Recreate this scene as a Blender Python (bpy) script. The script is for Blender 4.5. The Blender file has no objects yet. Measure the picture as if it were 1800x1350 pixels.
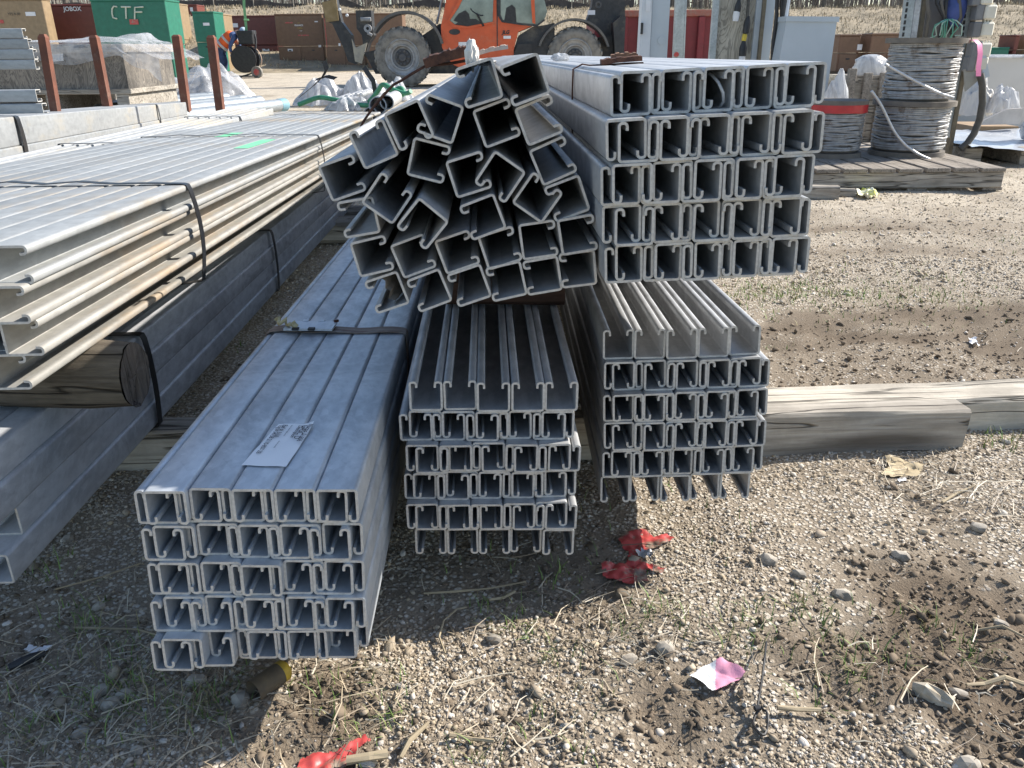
import bpy, bmesh, math, random
import numpy as np
from mathutils import Vector as V3, Matrix, Quaternion, noise as mnoise
random.seed(7); rng = np.random.default_rng(11)
SC = bpy.context.scene; COL = SC.collection
R = math.radians; PI = math.pi
# ------------------------------------------------------------------ camera
HC, FPX, PIT, ROL = 0.69, 1400.0, R(22.85), R(0.51)
cp, sp, cr, sr = math.cos(PIT), math.sin(PIT), math.cos(ROL), math.sin(ROL)
FW = V3((0, cp, -sp)); R0 = V3((1, 0, 0)); U0 = V3((0, sp, cp))
CX = R0*cr - U0*sr; CY = R0*sr + U0*cr
cam = bpy.data.cameras.new('camera'); cam.sensor_width = 36; cam.lens = FPX*36/1800
cam.clip_start = .02; cam.clip_end = 600
co = bpy.data.objects.new('camera', cam); COL.objects.link(co)
co.matrix_world = Matrix((( CX.x, CY.x, -FW.x, 0), (CX.y, CY.y, -FW.y, 0), (CX.z, CY.z, -FW.z, HC), (0, 0, 0, 1)))
SC.camera = co
def ray(px, py): return FW + CX*((px-900)/FPX) + CY*((675-py)/FPX)
def G(px, py, z=0.0):
    d = ray(px, py); k = (z-HC)/d.z; return V3((d.x*k, d.y*k, z))
def AT(px, py, Y):
    d = ray(px, py); k = Y/d.y; return V3((d.x*k, Y, HC+d.z*k))
# ------------------------------------------------------------------ noise
def _h(ix, iy, s):
    n = (ix*374761393 + iy*668265263 + s*974634777) & 0xffffffff
    n = ((n ^ (n >> 13))*1274126177) & 0xffffffff
    return ((n ^ (n >> 16)) & 0xffff)/65535.0
def vnoise(x, y, s=0):
    x = np.asarray(x, float); y = np.asarray(y, float)
    ix = np.floor(x).astype(np.int64); iy = np.floor(y).astype(np.int64)
    fx = x-ix; fy = y-iy; fx = fx*fx*(3-2*fx); fy = fy*fy*(3-2*fy)
    a = _h(ix, iy, s); b = _h(ix+1, iy, s); c = _h(ix, iy+1, s); d = _h(ix+1, iy+1, s)
    return (a*(1-fx)+b*fx)*(1-fy)+(c*(1-fx)+d*fx)*fy
def fbm(x, y, s=0, o=4):
    r = 0; a = .5
    for k in range(o): r = r+a*vnoise(np.asarray(x)*2**k, np.asarray(y)*2**k, s+k); a *= .5
    return r
# ------------------------------------------------------------------ mesh builder
class MB:
    def __init__(s): s.bm = bmesh.new()
    def box(s, c, size, rot=None, bev=0, seg=1):
        r = bmesh.ops.create_cube(s.bm, size=1); vs = r['verts']
        m = Matrix.Diagonal((*size, 1))
        bmesh.ops.transform(s.bm, matrix=m, verts=vs)
        if bev:
            es = list({e for v in vs for e in v.link_edges})
            rb = bmesh.ops.bevel(s.bm, geom=es, offset=bev, segments=seg, affect='EDGES', profile=.5)
            vs = list({v for f in rb['faces'] for v in f.verts} | {v for v in vs if v.is_valid})
        mm = Matrix.Translation(c)
        if rot is not None: mm = mm @ (rot.to_4x4() if not isinstance(rot, (int, float)) else Matrix.Rotation(rot, 4, 'Z'))
        bmesh.ops.transform(s.bm, matrix=mm, verts=vs); return s
    def bb(s, a, b, bev=0):
        a = V3(a); b = V3(b); return s.box((a+b)/2, [abs(b[i]-a[i]) for i in range(3)], None, bev)
    def ring(s, pts): return [s.bm.verts.new(p) for p in pts]
    def skin(s, rings, cap=True, close=True):
        for a, b in zip(rings, rings[1:]):
            n = len(a)
            for i in range(n if close else n-1):
                j = (i+1) % n
                try: s.bm.faces.new((a[i], a[j], b[j], b[i]))
                except ValueError: pass
        if cap and close:
            for r in (rings[0][::-1], rings[-1]):
                try: s.bm.faces.new(r)
                except ValueError: pass
        return s
    def tube(s, pts, r, n=8, cap=True, jit=0):
        pts = [V3(p) for p in pts]; rr = r if isinstance(r, (list, tuple)) else [r]*len(pts)
        rings = []; up = None
        for i, p in enumerate(pts):
            t = (pts[min(i+1, len(pts)-1)]-pts[max(i-1, 0)]).normalized()
            if up is None: up = t.orthogonal().normalized()
            up = (up-t*up.dot(t)); up = up.normalized() if up.length > 1e-6 else t.orthogonal().normalized()
            w = t.cross(up)
            rings.append(s.ring([p+(up*math.cos(2*PI*k/n)+w*math.sin(2*PI*k/n))*rr[i]*(1+random.uniform(-jit, jit)) for k in range(n)]))
        return s.skin(rings, cap)
    def lathe(s, c, ax, prof, n=24, close=False, cap=True):
        ax = V3(ax).normalized(); u = ax.orthogonal().normalized(); w = ax.cross(u); c = V3(c)
        rings = [s.ring([c+ax*h+(u*math.cos(2*PI*k/n)+w*math.sin(2*PI*k/n))*r for k in range(n)]) for (r, h) in prof]
        if close: rings.append(rings[0])
        return s.skin(rings, cap=cap and not close)
    def prism(s, pts, d):
        pts = [V3(p) for p in pts]; d = V3(d)
        a = s.ring(pts); b = s.ring([p+d for p in pts]); s.skin([a, b]); return s
    def ribbon(s, pts, wdir, w, t=.0008):
        pts = [V3(p) for p in pts]; wd = V3(wdir).normalized()*w/2; rings = []
        for i, p in enumerate(pts):
            tg = (pts[min(i+1, len(pts)-1)]-pts[max(i-1, 0)]).normalized(); nn = tg.cross(wd).normalized()*t/2
            rings.append(s.ring([p-wd-nn, p+wd-nn, p+wd+nn, p-wd+nn]))
        return s.skin(rings)
    def poly(s, pts):
        s.bm.faces.new(s.ring(pts)); return s
    def grid(s, nu, nv, f, thick=0):
        vs = [[s.bm.verts.new(f(i/(nu-1), j/(nv-1))) for j in range(nv)] for i in range(nu)]
        for i in range(nu-1):
            for j in range(nv-1): s.bm.faces.new((vs[i][j], vs[i+1][j], vs[i+1][j+1], vs[i][j+1]))
        return s
    def blob(s, c, size, amp=.2, freq=2, sub=3, seed=0, rot=None, ridge=True, flat=0):
        r = bmesh.ops.create_icosphere(s.bm, subdivisions=sub, radius=1); off = V3((seed*7.3, seed*3.1, seed*1.7))
        for v in r['verts']:
            n = v.co.normalized(); k = mnoise.noise(n*freq+off)
            if ridge: k = 1-2*abs(k)
            k += .4*mnoise.noise(n*freq*2.7+off)
            p = n*(1+amp*k)
            if flat and p.z < -flat: p.z = -flat
            p = V3((p.x*size[0], p.y*size[1], p.z*size[2]))
            if rot is not None: p = rot @ p
            v.co = p+V3(c)
        return s
    def mesh(s, name, off=None, smooth=None):
        if off is not None: bmesh.ops.translate(s.bm, verts=s.bm.verts, vec=-V3(off))
        bmesh.ops.recalc_face_normals(s.bm, faces=s.bm.faces)
        me = bpy.data.meshes.new(name); s.bm.to_mesh(me); s.bm.free()
        if smooth is not None:
            me.polygons.foreach_set('use_smooth', [True]*len(me.polygons)); me.set_sharp_from_angle(angle=R(smooth))
        return me
def tag(o, label=None, cat=None, group=None, kind=None):
    if label: o['label'] = label
    if cat: o['category'] = cat
    if group: o['group'] = group
    if kind: o['kind'] = kind
    return o
def thing(name, label, cat, loc=(0, 0, 0), group=None):
    o = bpy.data.objects.new(name, None); o.empty_display_size = .05; COL.objects.link(o); o.location = loc
    return tag(o, label, cat, group)
def rootloc(o):
    while o.parent: o = o.parent
    return o.location
def part(name, mb, mat, parent, smooth=None, label=None):
    me = mb.mesh(name, rootloc(parent), smooth); me.materials.append(mat)
    o = bpy.data.objects.new(name, me); COL.objects.link(o); o.parent = parent
    if label: o['label'] = label
    return o
def solo(name, mb, mat, label, cat, loc=(0, 0, 0), group=None, smooth=None):
    me = mb.mesh(name, loc, smooth); me.materials.append(mat)
    o = bpy.data.objects.new(name, me); COL.objects.link(o); o.location = loc
    return tag(o, label, cat, group)
def setting(name, mb, mat, smooth=None, kind='structure'):
    me = mb.mesh(name, None, smooth); me.materials.append(mat)
    o = bpy.data.objects.new(name, me); COL.objects.link(o); o['kind'] = kind; return o
def text_part(name, txt, mat, parent, o, ux, uy, height, ext=.0004, italic=0, bold=0):
    """lettering on a surface: o = lower-left corner, ux reading direction, uy up direction"""
    cu = bpy.data.curves.new('t', 'FONT'); cu.body = txt; cu.size = 1; cu.extrude = 0; cu.shear = italic; cu.offset = bold
    to = bpy.data.objects.new('t', cu); COL.objects.link(to)
    me = bpy.data.meshes.new_from_object(to); bpy.data.objects.remove(to)
    ux = V3(ux).normalized(); uy = V3(uy).normalized(); n = ux.cross(uy)
    ys = [v.co.y for v in me.vertices]; k = height/max(.3, max(ys)-min(ys)); rl = rootloc(parent)
    for v in me.vertices: v.co = V3(o)+ux*v.co.x*k+uy*(v.co.y-min(ys))*k+n*ext-rl
    me.name = name; me.materials.clear(); me.materials.append(mat)
    ob = bpy.data.objects.new(name, me); COL.objects.link(ob); ob.parent = parent; return ob
# ------------------------------------------------------------------ materials
def newmat(name):
    m = bpy.data.materials.new(name); m.use_nodes = True; nt = m.node_tree
    return m, nt, nt.nodes, nt.links, nt.nodes['Principled BSDF']
def N(nt, t, **k):
    n = nt.nodes.new(t)
    for a, b in k.items():
        if a.startswith('i_'):
            n.inputs[a[2:].replace('_', ' ')].default_value = b
        else: setattr(n, a, b)
    return n
def rgb(c): return (*c, 1) if len(c) == 3 else c
def mix(nt, fac, a, b):
    m = N(nt, 'ShaderNodeMix', data_type='RGBA')
    for i, v in ((0, fac), (6, a), (7, b)):
        if hasattr(v, 'is_linked') or hasattr(v, 'links'): nt.links.new(v, m.inputs[i])
        else: m.inputs[i].default_value = v if i == 0 else rgb(v)
    return m.outputs[2]
def tex(nt, scale, stretch=(1, 1, 1), detail=5, rough=.6, dist=0, coord='Object'):
    tc = N(nt, 'ShaderNodeTexCoord'); mp = N(nt, 'ShaderNodeMapping'); mp.inputs['Scale'].default_value = stretch
    nt.links.new(tc.outputs[coord], mp.inputs[0])
    n = N(nt, 'ShaderNodeTexNoise'); n.inputs['Scale'].default_value = scale; n.inputs['Detail'].default_value = detail
    n.inputs['Roughness'].default_value = rough; n.inputs['Distortion'].default_value = dist
    nt.links.new(mp.outputs[0], n.inputs[0]); return n.outputs[0]
def ramp(nt, v, a, b, lo=0., hi=1.):
    n = N(nt, 'ShaderNodeMapRange', clamp=True); nt.links.new(v, n.inputs[0])
    for i, x in enumerate((a, b, lo, hi)): n.inputs[i+1].default_value = x
    return n.outputs[0]
def bump(nt, p, v, s, d=.002):
    b = N(nt, 'ShaderNodeBump'); b.inputs['Strength'].default_value = s; b.inputs['Distance'].default_value = d
    nt.links.new(v, b.inputs['Height']); nt.links.new(b.outputs[0], p.inputs['Normal'])
def M(name, c1, c2=None, scale=15, rough=.6, metal=0, bmp=0, stretch=(1, 1, 1), dirt=None, dscale=4, dthr=(.5, .7), spec=.5, bd=.002, lo=.35, hi=.65):
    m, nt, nd, lk, p = newmat(name)
    p.inputs['Roughness'].default_value = rough; p.inputs['Metallic'].default_value = metal
    p.inputs['Specular IOR Level'].default_value = spec
    v = tex(nt, scale, stretch)
    c = mix(nt, ramp(nt, v, lo, hi), c1, c2 or tuple(x*.8 for x in c1))
    if dirt:
        c = mix(nt, ramp(nt, tex(nt, dscale, (1, 1, 1), 8, .7), *dthr), c, dirt)
    lk.new(c, p.inputs['Base Color'])
    if bmp: bump(nt, p, v, bmp, bd)
    return m
def galv(name, light, dark, rough=.45, metal=.55, dust=None, dthr=(.55, .75), white=.0, rust=0.):
    m, nt, nd, lk, p = newmat(name)
    oi = N(nt, 'ShaderNodeObjectInfo')
    big = tex(nt, 9, (1, .35, 1), 6, .65, .6); fine = tex(nt, 55, (1, .5, 1), 4, .6); st = tex(nt, 60, (1, .03, 1), 3, .5)
    c = mix(nt, ramp(nt, big, .36, .62), light, dark)
    vo = N(nt, 'ShaderNodeTexVoronoi', feature='F1'); vo.inputs['Scale'].default_value = 95; tc_ = N(nt, 'ShaderNodeTexCoord'); mp_ = N(nt, 'ShaderNodeMapping'); mp_.inputs['Scale'].default_value = (1, .6, 1); lk.new(tc_.outputs['Object'], mp_.inputs[0]); lk.new(mp_.outputs[0], vo.inputs['Vector'])
    sp_ = N(nt, 'ShaderNodeSeparateColor'); lk.new(vo.outputs['Color'], sp_.inputs[0]); c = mix(nt, ramp(nt, sp_.outputs[0], .3, 1, 0, .28), c, tuple(min(1, x*1.2) for x in light))
    c = mix(nt, ramp(nt, fine, .45, .75, 0, .45), c, tuple(x*.6 for x in dark))
    blot = tex(nt, 3.5, (1, .5, 1), 8, .7, 1.0); c = mix(nt, ramp(nt, blot, .55, .68, 0, .55), c, tuple(x*.55 for x in dark))
    c = mix(nt, ramp(nt, st, .5, .8, 0, .3), c, tuple(min(1, x*1.25) for x in light))
    hs = N(nt, 'ShaderNodeHueSaturation'); lk.new(ramp(nt, oi.outputs['Random'], 0, 1, .86, 1.1), hs.inputs['Value']); lk.new(c, hs.inputs['Color']); c = hs.outputs[0]
    if white:
        w = tex(nt, 14, (1, .5, 1), 9, .75, 1.5); c = mix(nt, ramp(nt, w, .47, .60, 0, white), c, (.68, .705, .73))
    if dust:
        d = tex(nt, 7, (1, .3, 1), 8, .7); fac = ramp(nt, d, *dthr); c = mix(nt, fac, c, dust)
        lk.new(ramp(nt, fac, 0, 1, metal, .0), p.inputs['Metallic'])
    else: p.inputs['Metallic'].default_value = metal
    if rust:
        r_ = tex(nt, 30, (1, 1, 1), 8, .7); c = mix(nt, ramp(nt, r_, .64, .74, 0, rust), c, (.09, .04, .022))
    lk.new(c, p.inputs['Base Color']); lk.new(ramp(nt, big, .2, .8, rough-.1, rough+.15), p.inputs['Roughness'])
    bump(nt, p, fine, .12, .001)
    return m
G_FL = galv('galvanized_blue', (.62, .655, .69), (.39, .43, .475), .45, .45, white=.6)
G_C = galv('galvanized_grey', (.50, .505, .51), (.30, .305, .31), .5, .35)
G_UR = galv('galvanized_weathered', (.54, .55, .555), (.35, .36, .37), .5, .35, rust=.7)
G_P = galv('galvanized_pile', (.50, .50, .495), (.33, .33, .33), .56, .2, dust=(.30, .27, .22), dthr=(.52, .85))
G_UL = galv('galvanized_dusty', (.40, .41, .40), (.31, .32, .32), .55, .35, dust=(.34, .27, .18), dthr=(.50, .72))
G_ULD = galv('galvanized_stained', (.40, .39, .36), (.29, .28, .255), .6, .2, dust=(.41, .29, .17), dthr=(.51, .73))
G_LL = galv('galvanized_dull', (.66, .675, .69), (.42, .435, .455), .45, .25, white=.7, dust=(.30, .28, .25), dthr=(.58, .8))
G_BL = galv('galvanized_pale', (.42, .43, .43), (.34, .35, .35), .55, .3, dust=(.42, .36, .26), dthr=(.52, .75))
def wood(name, a, b, axis=0, scale=9, crack=.5):
    m, nt, nd, lk, p = newmat(name); s = [1, 1, 1]; s[axis] = .05; s2 = [1, 1, 1]; s2[axis] = .12
    g = tex(nt, scale*9, s, 8, .7, .5); bl = tex(nt, scale*.9, (1, 1, 1), 7, .65); cr_ = tex(nt, scale*3.2, s, 3, .5, .25); kn = tex(nt, scale*1.1, s2, 2, .5)
    c = mix(nt, ramp(nt, g, .35, .65), a, b); c = mix(nt, ramp(nt, bl, .45, .72, 0, .6), c, tuple(x*.55 for x in b)); c = mix(nt, ramp(nt, tex(nt, scale*2.2, s2, 6, .7), .55, .7, 0, .5), c, tuple(min(1, x*1.35) for x in a))
    ck = ramp(nt, cr_, .485, .50); ck2 = ramp(nt, cr_, .50, .515, 1, 0); cm = N(nt, 'ShaderNodeMath', operation='MULTIPLY'); lk.new(ck, cm.inputs[0]); lk.new(ck2, cm.inputs[1]); c = mix(nt, cm.outputs[0], c, tuple(x*.3 for x in b)); c = mix(nt, ramp(nt, kn, .70, .76, 0, .8), c, (.06, .042, .03))
    lk.new(c, p.inputs['Base Color']); p.inputs['Roughness'].default_value = .9; p.inputs['Specular IOR Level'].default_value = .2
    hh = N(nt, 'ShaderNodeMath', operation='SUBTRACT'); lk.new(g, hh.inputs[0]); lk.new(cm.outputs[0], hh.inputs[1]); bump(nt, p, hh.outputs[0], crack, .004)
    return m
W_TIM = wood('weathered_timber', (.50, .455, .39), (.28, .25, .21), 0, 7, .9)
W_TIMP = wood('bleached_timber', (.66, .60, .50), (.44, .395, .33), 0, 7, .9)
LABEL = M('label_paper', (.90, .91, .92), (.86, .87, .88), 8, .5)
W_TIMY = wood('weathered_timber_lengthwise', (.36, .32, .27), (.22, .19, .16), 1)
W_LOG = wood('log_wood', (.21, .18, .14), (.09, .075, .058), 0, 7, .9)
W_RED = wood('stained_wood', (.10, .055, .04), (.055, .032, .025))
W_END = wood('cut_log_end', (.17, .14, .115), (.09, .075, .065), 2, 14)
RUST = M('rusty_steel', (.11, .045, .028), (.055, .026, .018), 60, .85, .2, .4, dirt=(.20, .085, .045), dscale=25)
CUT = M('cut_zinc_end', (.62, .60, .56), (.44, .42, .39), 160, .6, .1, .4, dirt=(.24, .20, .16), dscale=60, dthr=(.58, .72))
RUSTP = M('rusty_stake', (.20, .075, .045), (.11, .045, .03), 18, .8, .1, .2, dirt=(.28, .16, .11), dscale=9)
STRAPB = M('black_strap', (.018, .018, .020), (.03, .03, .032), 40, .38, .3)
BLACK = M('black_plastic', (.014, .014, .016), (.028, .028, .03), 20, .5)
RUBBER = M('dusty_rubber', (.05, .048, .046), (.23, .215, .19), 7, .9, bmp=.2, lo=.25, hi=.55)
WHITEP = M('white_paper', (.74, .75, .77), (.66, .67, .69), 8, .6, dirt=(.50, .47, .42), dscale=30, dthr=(.62, .75))
INK = M('printed_ink', (.06, .06, .08), (.10, .10, .12), 200, .7)
PINK = M('pink_paper', (.74, .33, .45), (.66, .27, .40), 10, .7, dirt=(.50, .36, .36), dscale=30, dthr=(.6, .75))
REDT = M('red_tape', (.50, .075, .07), (.40, .05, .05), 25, .45, dirt=(.26, .20, .155), dscale=26, dthr=(.50, .60), bmp=.4)
REDS = M('spool_red_tape', (.55, .03, .035), (.40, .025, .03), 12, .35, bmp=.4, bd=.01)
STONE = M('stone', (.42, .38, .32), (.24, .215, .18), 30, .9, bmp=.5, dirt=(.16, .13, .10), dscale=18)
STRAW = M('dry_straw', (.40, .33, .22), (.24, .19, .125), 12, .9)
def plastic(name, tint=(.85, .87, .9), mixt=.4, rough=.25):
    m, nt, nd, lk, p = newmat(name); p.inputs['Base Color'].default_value = rgb(tint); p.inputs['Roughness'].default_value = rough
    tl = N(nt, 'ShaderNodeBsdfTranslucent'); tl.inputs['Color'].default_value = rgb(tint); m0 = N(nt, 'ShaderNodeMixShader'); m0.inputs[0].default_value = .35; lk.new(p.outputs[0], m0.inputs[1]); lk.new(tl.outputs[0], m0.inputs[2]); tr = N(nt, 'ShaderNodeBsdfTransparent'); mx = N(nt, 'ShaderNodeMixShader'); v = tex(nt, 9, (1, 1, 1), 5)
    lk.new(ramp(nt, v, .35, .7, max(0, mixt-.2), min(1, mixt+.2)), mx.inputs[0])
    lk.new(m0.outputs[0], mx.inputs[1]); lk.new(tr.outputs[0], mx.inputs[2]); lk.new(mx.outputs[0], nd['Material Output'].inputs['Surface'])
    bump(nt, p, tex(nt, 22, (1, 1, 1), 6, .7), .5, .01); return m
CLEAR = plastic('clear_plastic_sheet', (.66, .68, .72), .62, .15)
WRAP = plastic('stretch_wrap', (.72, .74, .76), .32, .22)
BAG = plastic('white_plastic_bag', (.66, .67, .69), .06, .16)
_nt = BAG.node_tree; _p = _nt.nodes['Principled BSDF']; _nt.links.new(mix(_nt, ramp(_nt, tex(_nt, 5, (1, 1, .5), 6, .6, 2.5), .42, .62), (.70, .71, .72), (.26, .28, .31)), _p.inputs['Base Color'])
# ------------------------------------------------------------------ light
SUN = V3((1.3, .45, 1.0)).normalized()
el = math.asin(SUN.z); az = math.atan2(SUN.x, SUN.y)
w = bpy.data.worlds.new('World'); SC.world = w; w.use_nodes = True
sk = w.node_tree.nodes.new('ShaderNodeTexSky'); sk.sky_type = 'NISHITA'; sk.sun_disc = False
sk.sun_elevation = el; sk.sun_rotation = az; sk.air_density = 1.0; sk.dust_density = .6; sk.ozone_density = 1.0
w.node_tree.links.new(sk.outputs[0], w.node_tree.nodes['Background'].inputs[0])
w.node_tree.nodes['Background'].inputs[1].default_value = .12
sl = bpy.data.lights.new('sun', 'SUN'); sl.energy = 5.0; sl.angle = R(.53); sl.color = (1, .94, .85)
so = bpy.data.objects.new('sun', sl); COL.objects.link(so); so.location = (6, 2, 6)
so.rotation_euler = SUN.to_track_quat('Z', 'Y').to_euler()
SC.view_settings.view_transform = 'Standard'; SC.view_settings.look = 'None'; SC.view_settings.gamma = 1; SC.view_settings.exposure = .80
# ------------------------------------------------------------------ ground
PATCH = [(1720, 1130, .20, 1), (1500, 1180, .10, .8), (1560, 1010, .10, .8), (1620, 560, .28, .7), (1480, 660, .3, .6), (1760, 560, .35, .8), (1400, 600, .2, .8),
         (560, 1260, .09, .9), (1180, 1240, .10, .7), (1000, 1010, .14, .6), (1640, 400, .4, .5), (1500, 440, .25, .6), (1460, 398, .22, .8), (1350, 575, .14, .9), (1545, 590, .16, 1), (1690, 545, .22, .9), (1650, 440, .2, .6), (1780, 610, .2, .9), (1780, 1250, .14, .7), (1650, 900, .1, .5), (1600,640,.35,.6)]
PATCH = [(*G(a, b)[:2], r, k) for a, b, r, k in PATCH]
def hgt(x, y):
    x = np.asarray(x, float); y = np.asarray(y, float)
    h = (fbm(x*3, y*3, 1, 3)-.44)*.03 + (fbm(x*17, y*17, 9, 3)-.44)*.012
    s = soil(x, y)
    h = h - .006*s + s*(fbm(x*40, y*40, 21, 2)-.37)*.03
    h = h + np.clip((y-1.5)*1.2, 0, 1)*.035*(fbm(x*1.3+2, y*4.5, 91, 3)-.44)
    return h-.004
def soil(x, y):
    s = np.clip((fbm(x*2.3+5, y*2.3, 31, 4)-.50)*6, 0, 1)*.45
    for (a, b, r, k) in PATCH:
        d = np.hypot((x-a)*(.45 if b > 1.5 else 1), (y-b)*(1.6 if b > 1.5 else .8))/r + (fbm(x*9, y*9, 41, 3)-.45)*1.2
        s = np.maximum(s, np.clip(1.5-d*1.2, 0, 1)*k)
    return np.clip(s, 0, 1)
def raw_mesh(name, V, F, k, attrs=None, smooth=False):
    """V (n,3) float, F (m,k) int"""
    me = bpy.data.meshes.new(name); n, m = len(V), len(F)
    me.vertices.add(n); me.vertices.foreach_set('co', np.ascontiguousarray(V, dtype=np.float32).ravel())
    me.loops.add(m*k); me.loops.foreach_set('vertex_index', np.ascontiguousarray(F, dtype=np.int32).ravel())
    me.polygons.add(m); me.polygons.foreach_set('loop_start', np.arange(0, m*k, k, dtype=np.int32))
    try: me.polygons.foreach_set('loop_total', np.full(m, k, dtype=np.int32))
    except Exception: pass
    if smooth: me.polygons.foreach_set('use_smooth', np.ones(m, dtype=bool))
    for nm, a in (attrs or {}).items():
        if a.ndim == 1: me.attributes.new(nm, 'FLOAT', 'POINT').data.foreach_set('value', a.astype(np.float32))
        else: me.attributes.new(nm, 'FLOAT_COLOR', 'POINT').data.foreach_set('color', np.c_[a, np.ones(n)].astype(np.float32).ravel())
    me.update(calc_edges=True); me.validate(); return me
def link(name, me, mat, **k):
    me.materials.append(mat); o = bpy.data.objects.new(name, me); COL.objects.link(o)
    for a, b in k.items(): o[a] = b
    return o
ys = np.r_[np.linspace(-4, .28, 14), .3*np.power(1200, np.linspace(0, 1, 460))]
us = np.linspace(-1, 1, 470)
hw = 1.6*np.maximum(ys, .6)+1.6
X = us[None, :]*hw[:, None]; Y = np.repeat(ys[:, None], len(us), 1)
fade = np.clip(1.6-Y/5, .15, 1)
Z = hgt(X, Y)*np.where(Y < 60, fade, 0)
ny, nx = X.shape; idx = np.arange(ny*nx).reshape(ny, nx)
F = np.stack([idx[:-1, :-1], idx[:-1, 1:], idx[1:, 1:], idx[1:, :-1]], -1).reshape(-1, 4)
gm = raw_mesh('ground', np.stack([X, Y, Z], -1).reshape(-1, 3), F, 4, {'soil': soil(X, Y).ravel()}, True)
m, nt, nd, lk, p = newmat('gravel_ground')
tc = N(nt, 'ShaderNodeTexCoord')
def vor(scale):
    v = N(nt, 'ShaderNodeTexVoronoi', feature='F1'); v.inputs['Scale'].default_value = scale; v.inputs['Randomness'].default_value = 1
    lk.new(tc.outputs['Object'], v.inputs['Vector']); return v
v1 = vor(150); v2 = vor(62); at = N(nt, 'ShaderNodeAttribute', attribute_name='soil')
sep = N(nt, 'ShaderNodeSeparateColor'); lk.new(v1.outputs['Color'], sep.inputs[0])
sep2 = N(nt, 'ShaderNodeSeparateColor'); lk.new(v2.outputs['Color'], sep2.inputs[0])
n1 = tex(nt, 6, (1, 1, 1), 6, .65); n2 = tex(nt, 300, (1, 1, 1), 3, .6); n3 = tex(nt, .7, (1, 1, 1), 5, .6)
peb = mix(nt, sep.outputs[0], (.36, .305, .235), (.60, .54, .45)); peb = mix(nt, ramp(nt, sep.outputs[1], .6, 1, 0, .6), peb, (.62, .60, .56))
soilc = mix(nt, n2, (.15, .12, .09), (.34, .285, .215))
# pebble shows where the cell's second random number passes a threshold raised by the soil mask
th = N(nt, 'ShaderNodeMath', operation='ADD'); lk.new(ramp(nt, n1, .3, .7, -.25, .25), th.inputs[0]); lk.new(at.outputs['Fac'], th.inputs[1])
sub = N(nt, 'ShaderNodeMath', operation='SUBTRACT'); lk.new(sep.outputs[2], sub.inputs[0]); lk.new(th.outputs[0], sub.inputs[1])
edge = ramp(nt, v1.outputs['Distance'], .35, .6, 1, 0)
fc = N(nt, 'ShaderNodeMath', operation='MULTIPLY'); lk.new(ramp(nt, sub.outputs[0], .05, .2), fc.inputs[0]); lk.new(edge, fc.inputs[1])
near = mix(nt, fc.outputs[0], soilc, peb); near = mix(nt, ramp(nt, at.outputs['Fac'], .45, .95, 0, .8), near, mix(nt, n2, (.065, .047, .032), (.17, .13, .092)))
sx = N(nt, 'ShaderNodeSeparateXYZ'); lk.new(tc.outputs['Object'], sx.inputs[0])
far = mix(nt, n3, (.60, .525, .415), (.47, .41, .325)); far = mix(nt, ramp(nt, tex(nt, 3, (1, .5, 1), 6, .7), .5, .75, 0, .6), far, (.22, .18, .135))
v3 = vor(45); sep3 = N(nt, 'ShaderNodeSeparateColor'); lk.new(v3.outputs['Color'], sep3.inputs[0]); far = mix(nt, ramp(nt, sep3.outputs[0], .45, .9, 0, .55), far, (.68, .60, .48)); far = mix(nt, ramp(nt, sep3.outputs[1], .6, 1, 0, .5), far, (.26, .21, .155))
far = mix(nt, ramp(nt, at.outputs['Fac'], .12, .7, 0, .8), far, (.17, .132, .095))
c = mix(nt, ramp(nt, sx.outputs[1], 1.9, 4.5), near, far); lk.new(c, p.inputs['Base Color'])
p.inputs['Roughness'].default_value = .95; p.inputs['Specular IOR Level'].default_value = .15
hh = N(nt, 'ShaderNodeMath', operation='MULTIPLY'); lk.new(fc.outputs[0], hh.inputs[0]); hh.inputs[1].default_value = 1.
h2 = N(nt, 'ShaderNodeMath', operation='ADD'); lk.new(hh.outputs[0], h2.inputs[0]); lk.new(n2, h2.inputs[1])
bump(nt, p, h2.outputs[0], .8, .003)
ground = link('ground', gm, m, kind='structure')
# ------------------------------------------------------------------ loose gravel, clods, grass and straw (too many to count)
def tintmat(name, rough=.9, bmp=True):
    m, nt, nd, lk, p = newmat(name); a = N(nt, 'ShaderNodeAttribute', attribute_name='tint')
    c = mix(nt, ramp(nt, tex(nt, 250, (1, 1, 1), 4, .7), .3, .75, 0, .5), a.outputs['Color'], (.20, .165, .125)); lk.new(c, p.inputs['Base Color'])
    p.inputs['Roughness'].default_value = rough; p.inputs['Specular IOR Level'].default_value = .25; return m
t_ = (1+5**.5)/2
ICO = np.array([(-1, t_, 0), (1, t_, 0), (-1, -t_, 0), (1, -t_, 0), (0, -1, t_), (0, 1, t_), (0, -1, -t_), (0, 1, -t_), (t_, 0, -1), (t_, 0, 1), (-t_, 0, -1), (-t_, 0, 1)])/math.sqrt(1+t_*t_)
ICF = np.array([(0, 11, 5), (0, 5, 1), (0, 1, 7), (0, 7, 10), (0, 10, 11), (1, 5, 9), (5, 11, 4), (11, 10, 2), (10, 7, 6), (7, 1, 8), (3, 9, 4), (3, 4, 2), (3, 2, 6), (3, 6, 8), (3, 8, 9), (4, 9, 5), (2, 4, 11), (6, 2, 10), (8, 6, 7), (9, 8, 1)])
def spread(n, y0, y1, pw=1.0):
    y = y0*np.power(y1/y0, rng.random(n)**pw); x = (rng.random(n)*2-1)*(.82*y+.35); return x, y
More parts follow.
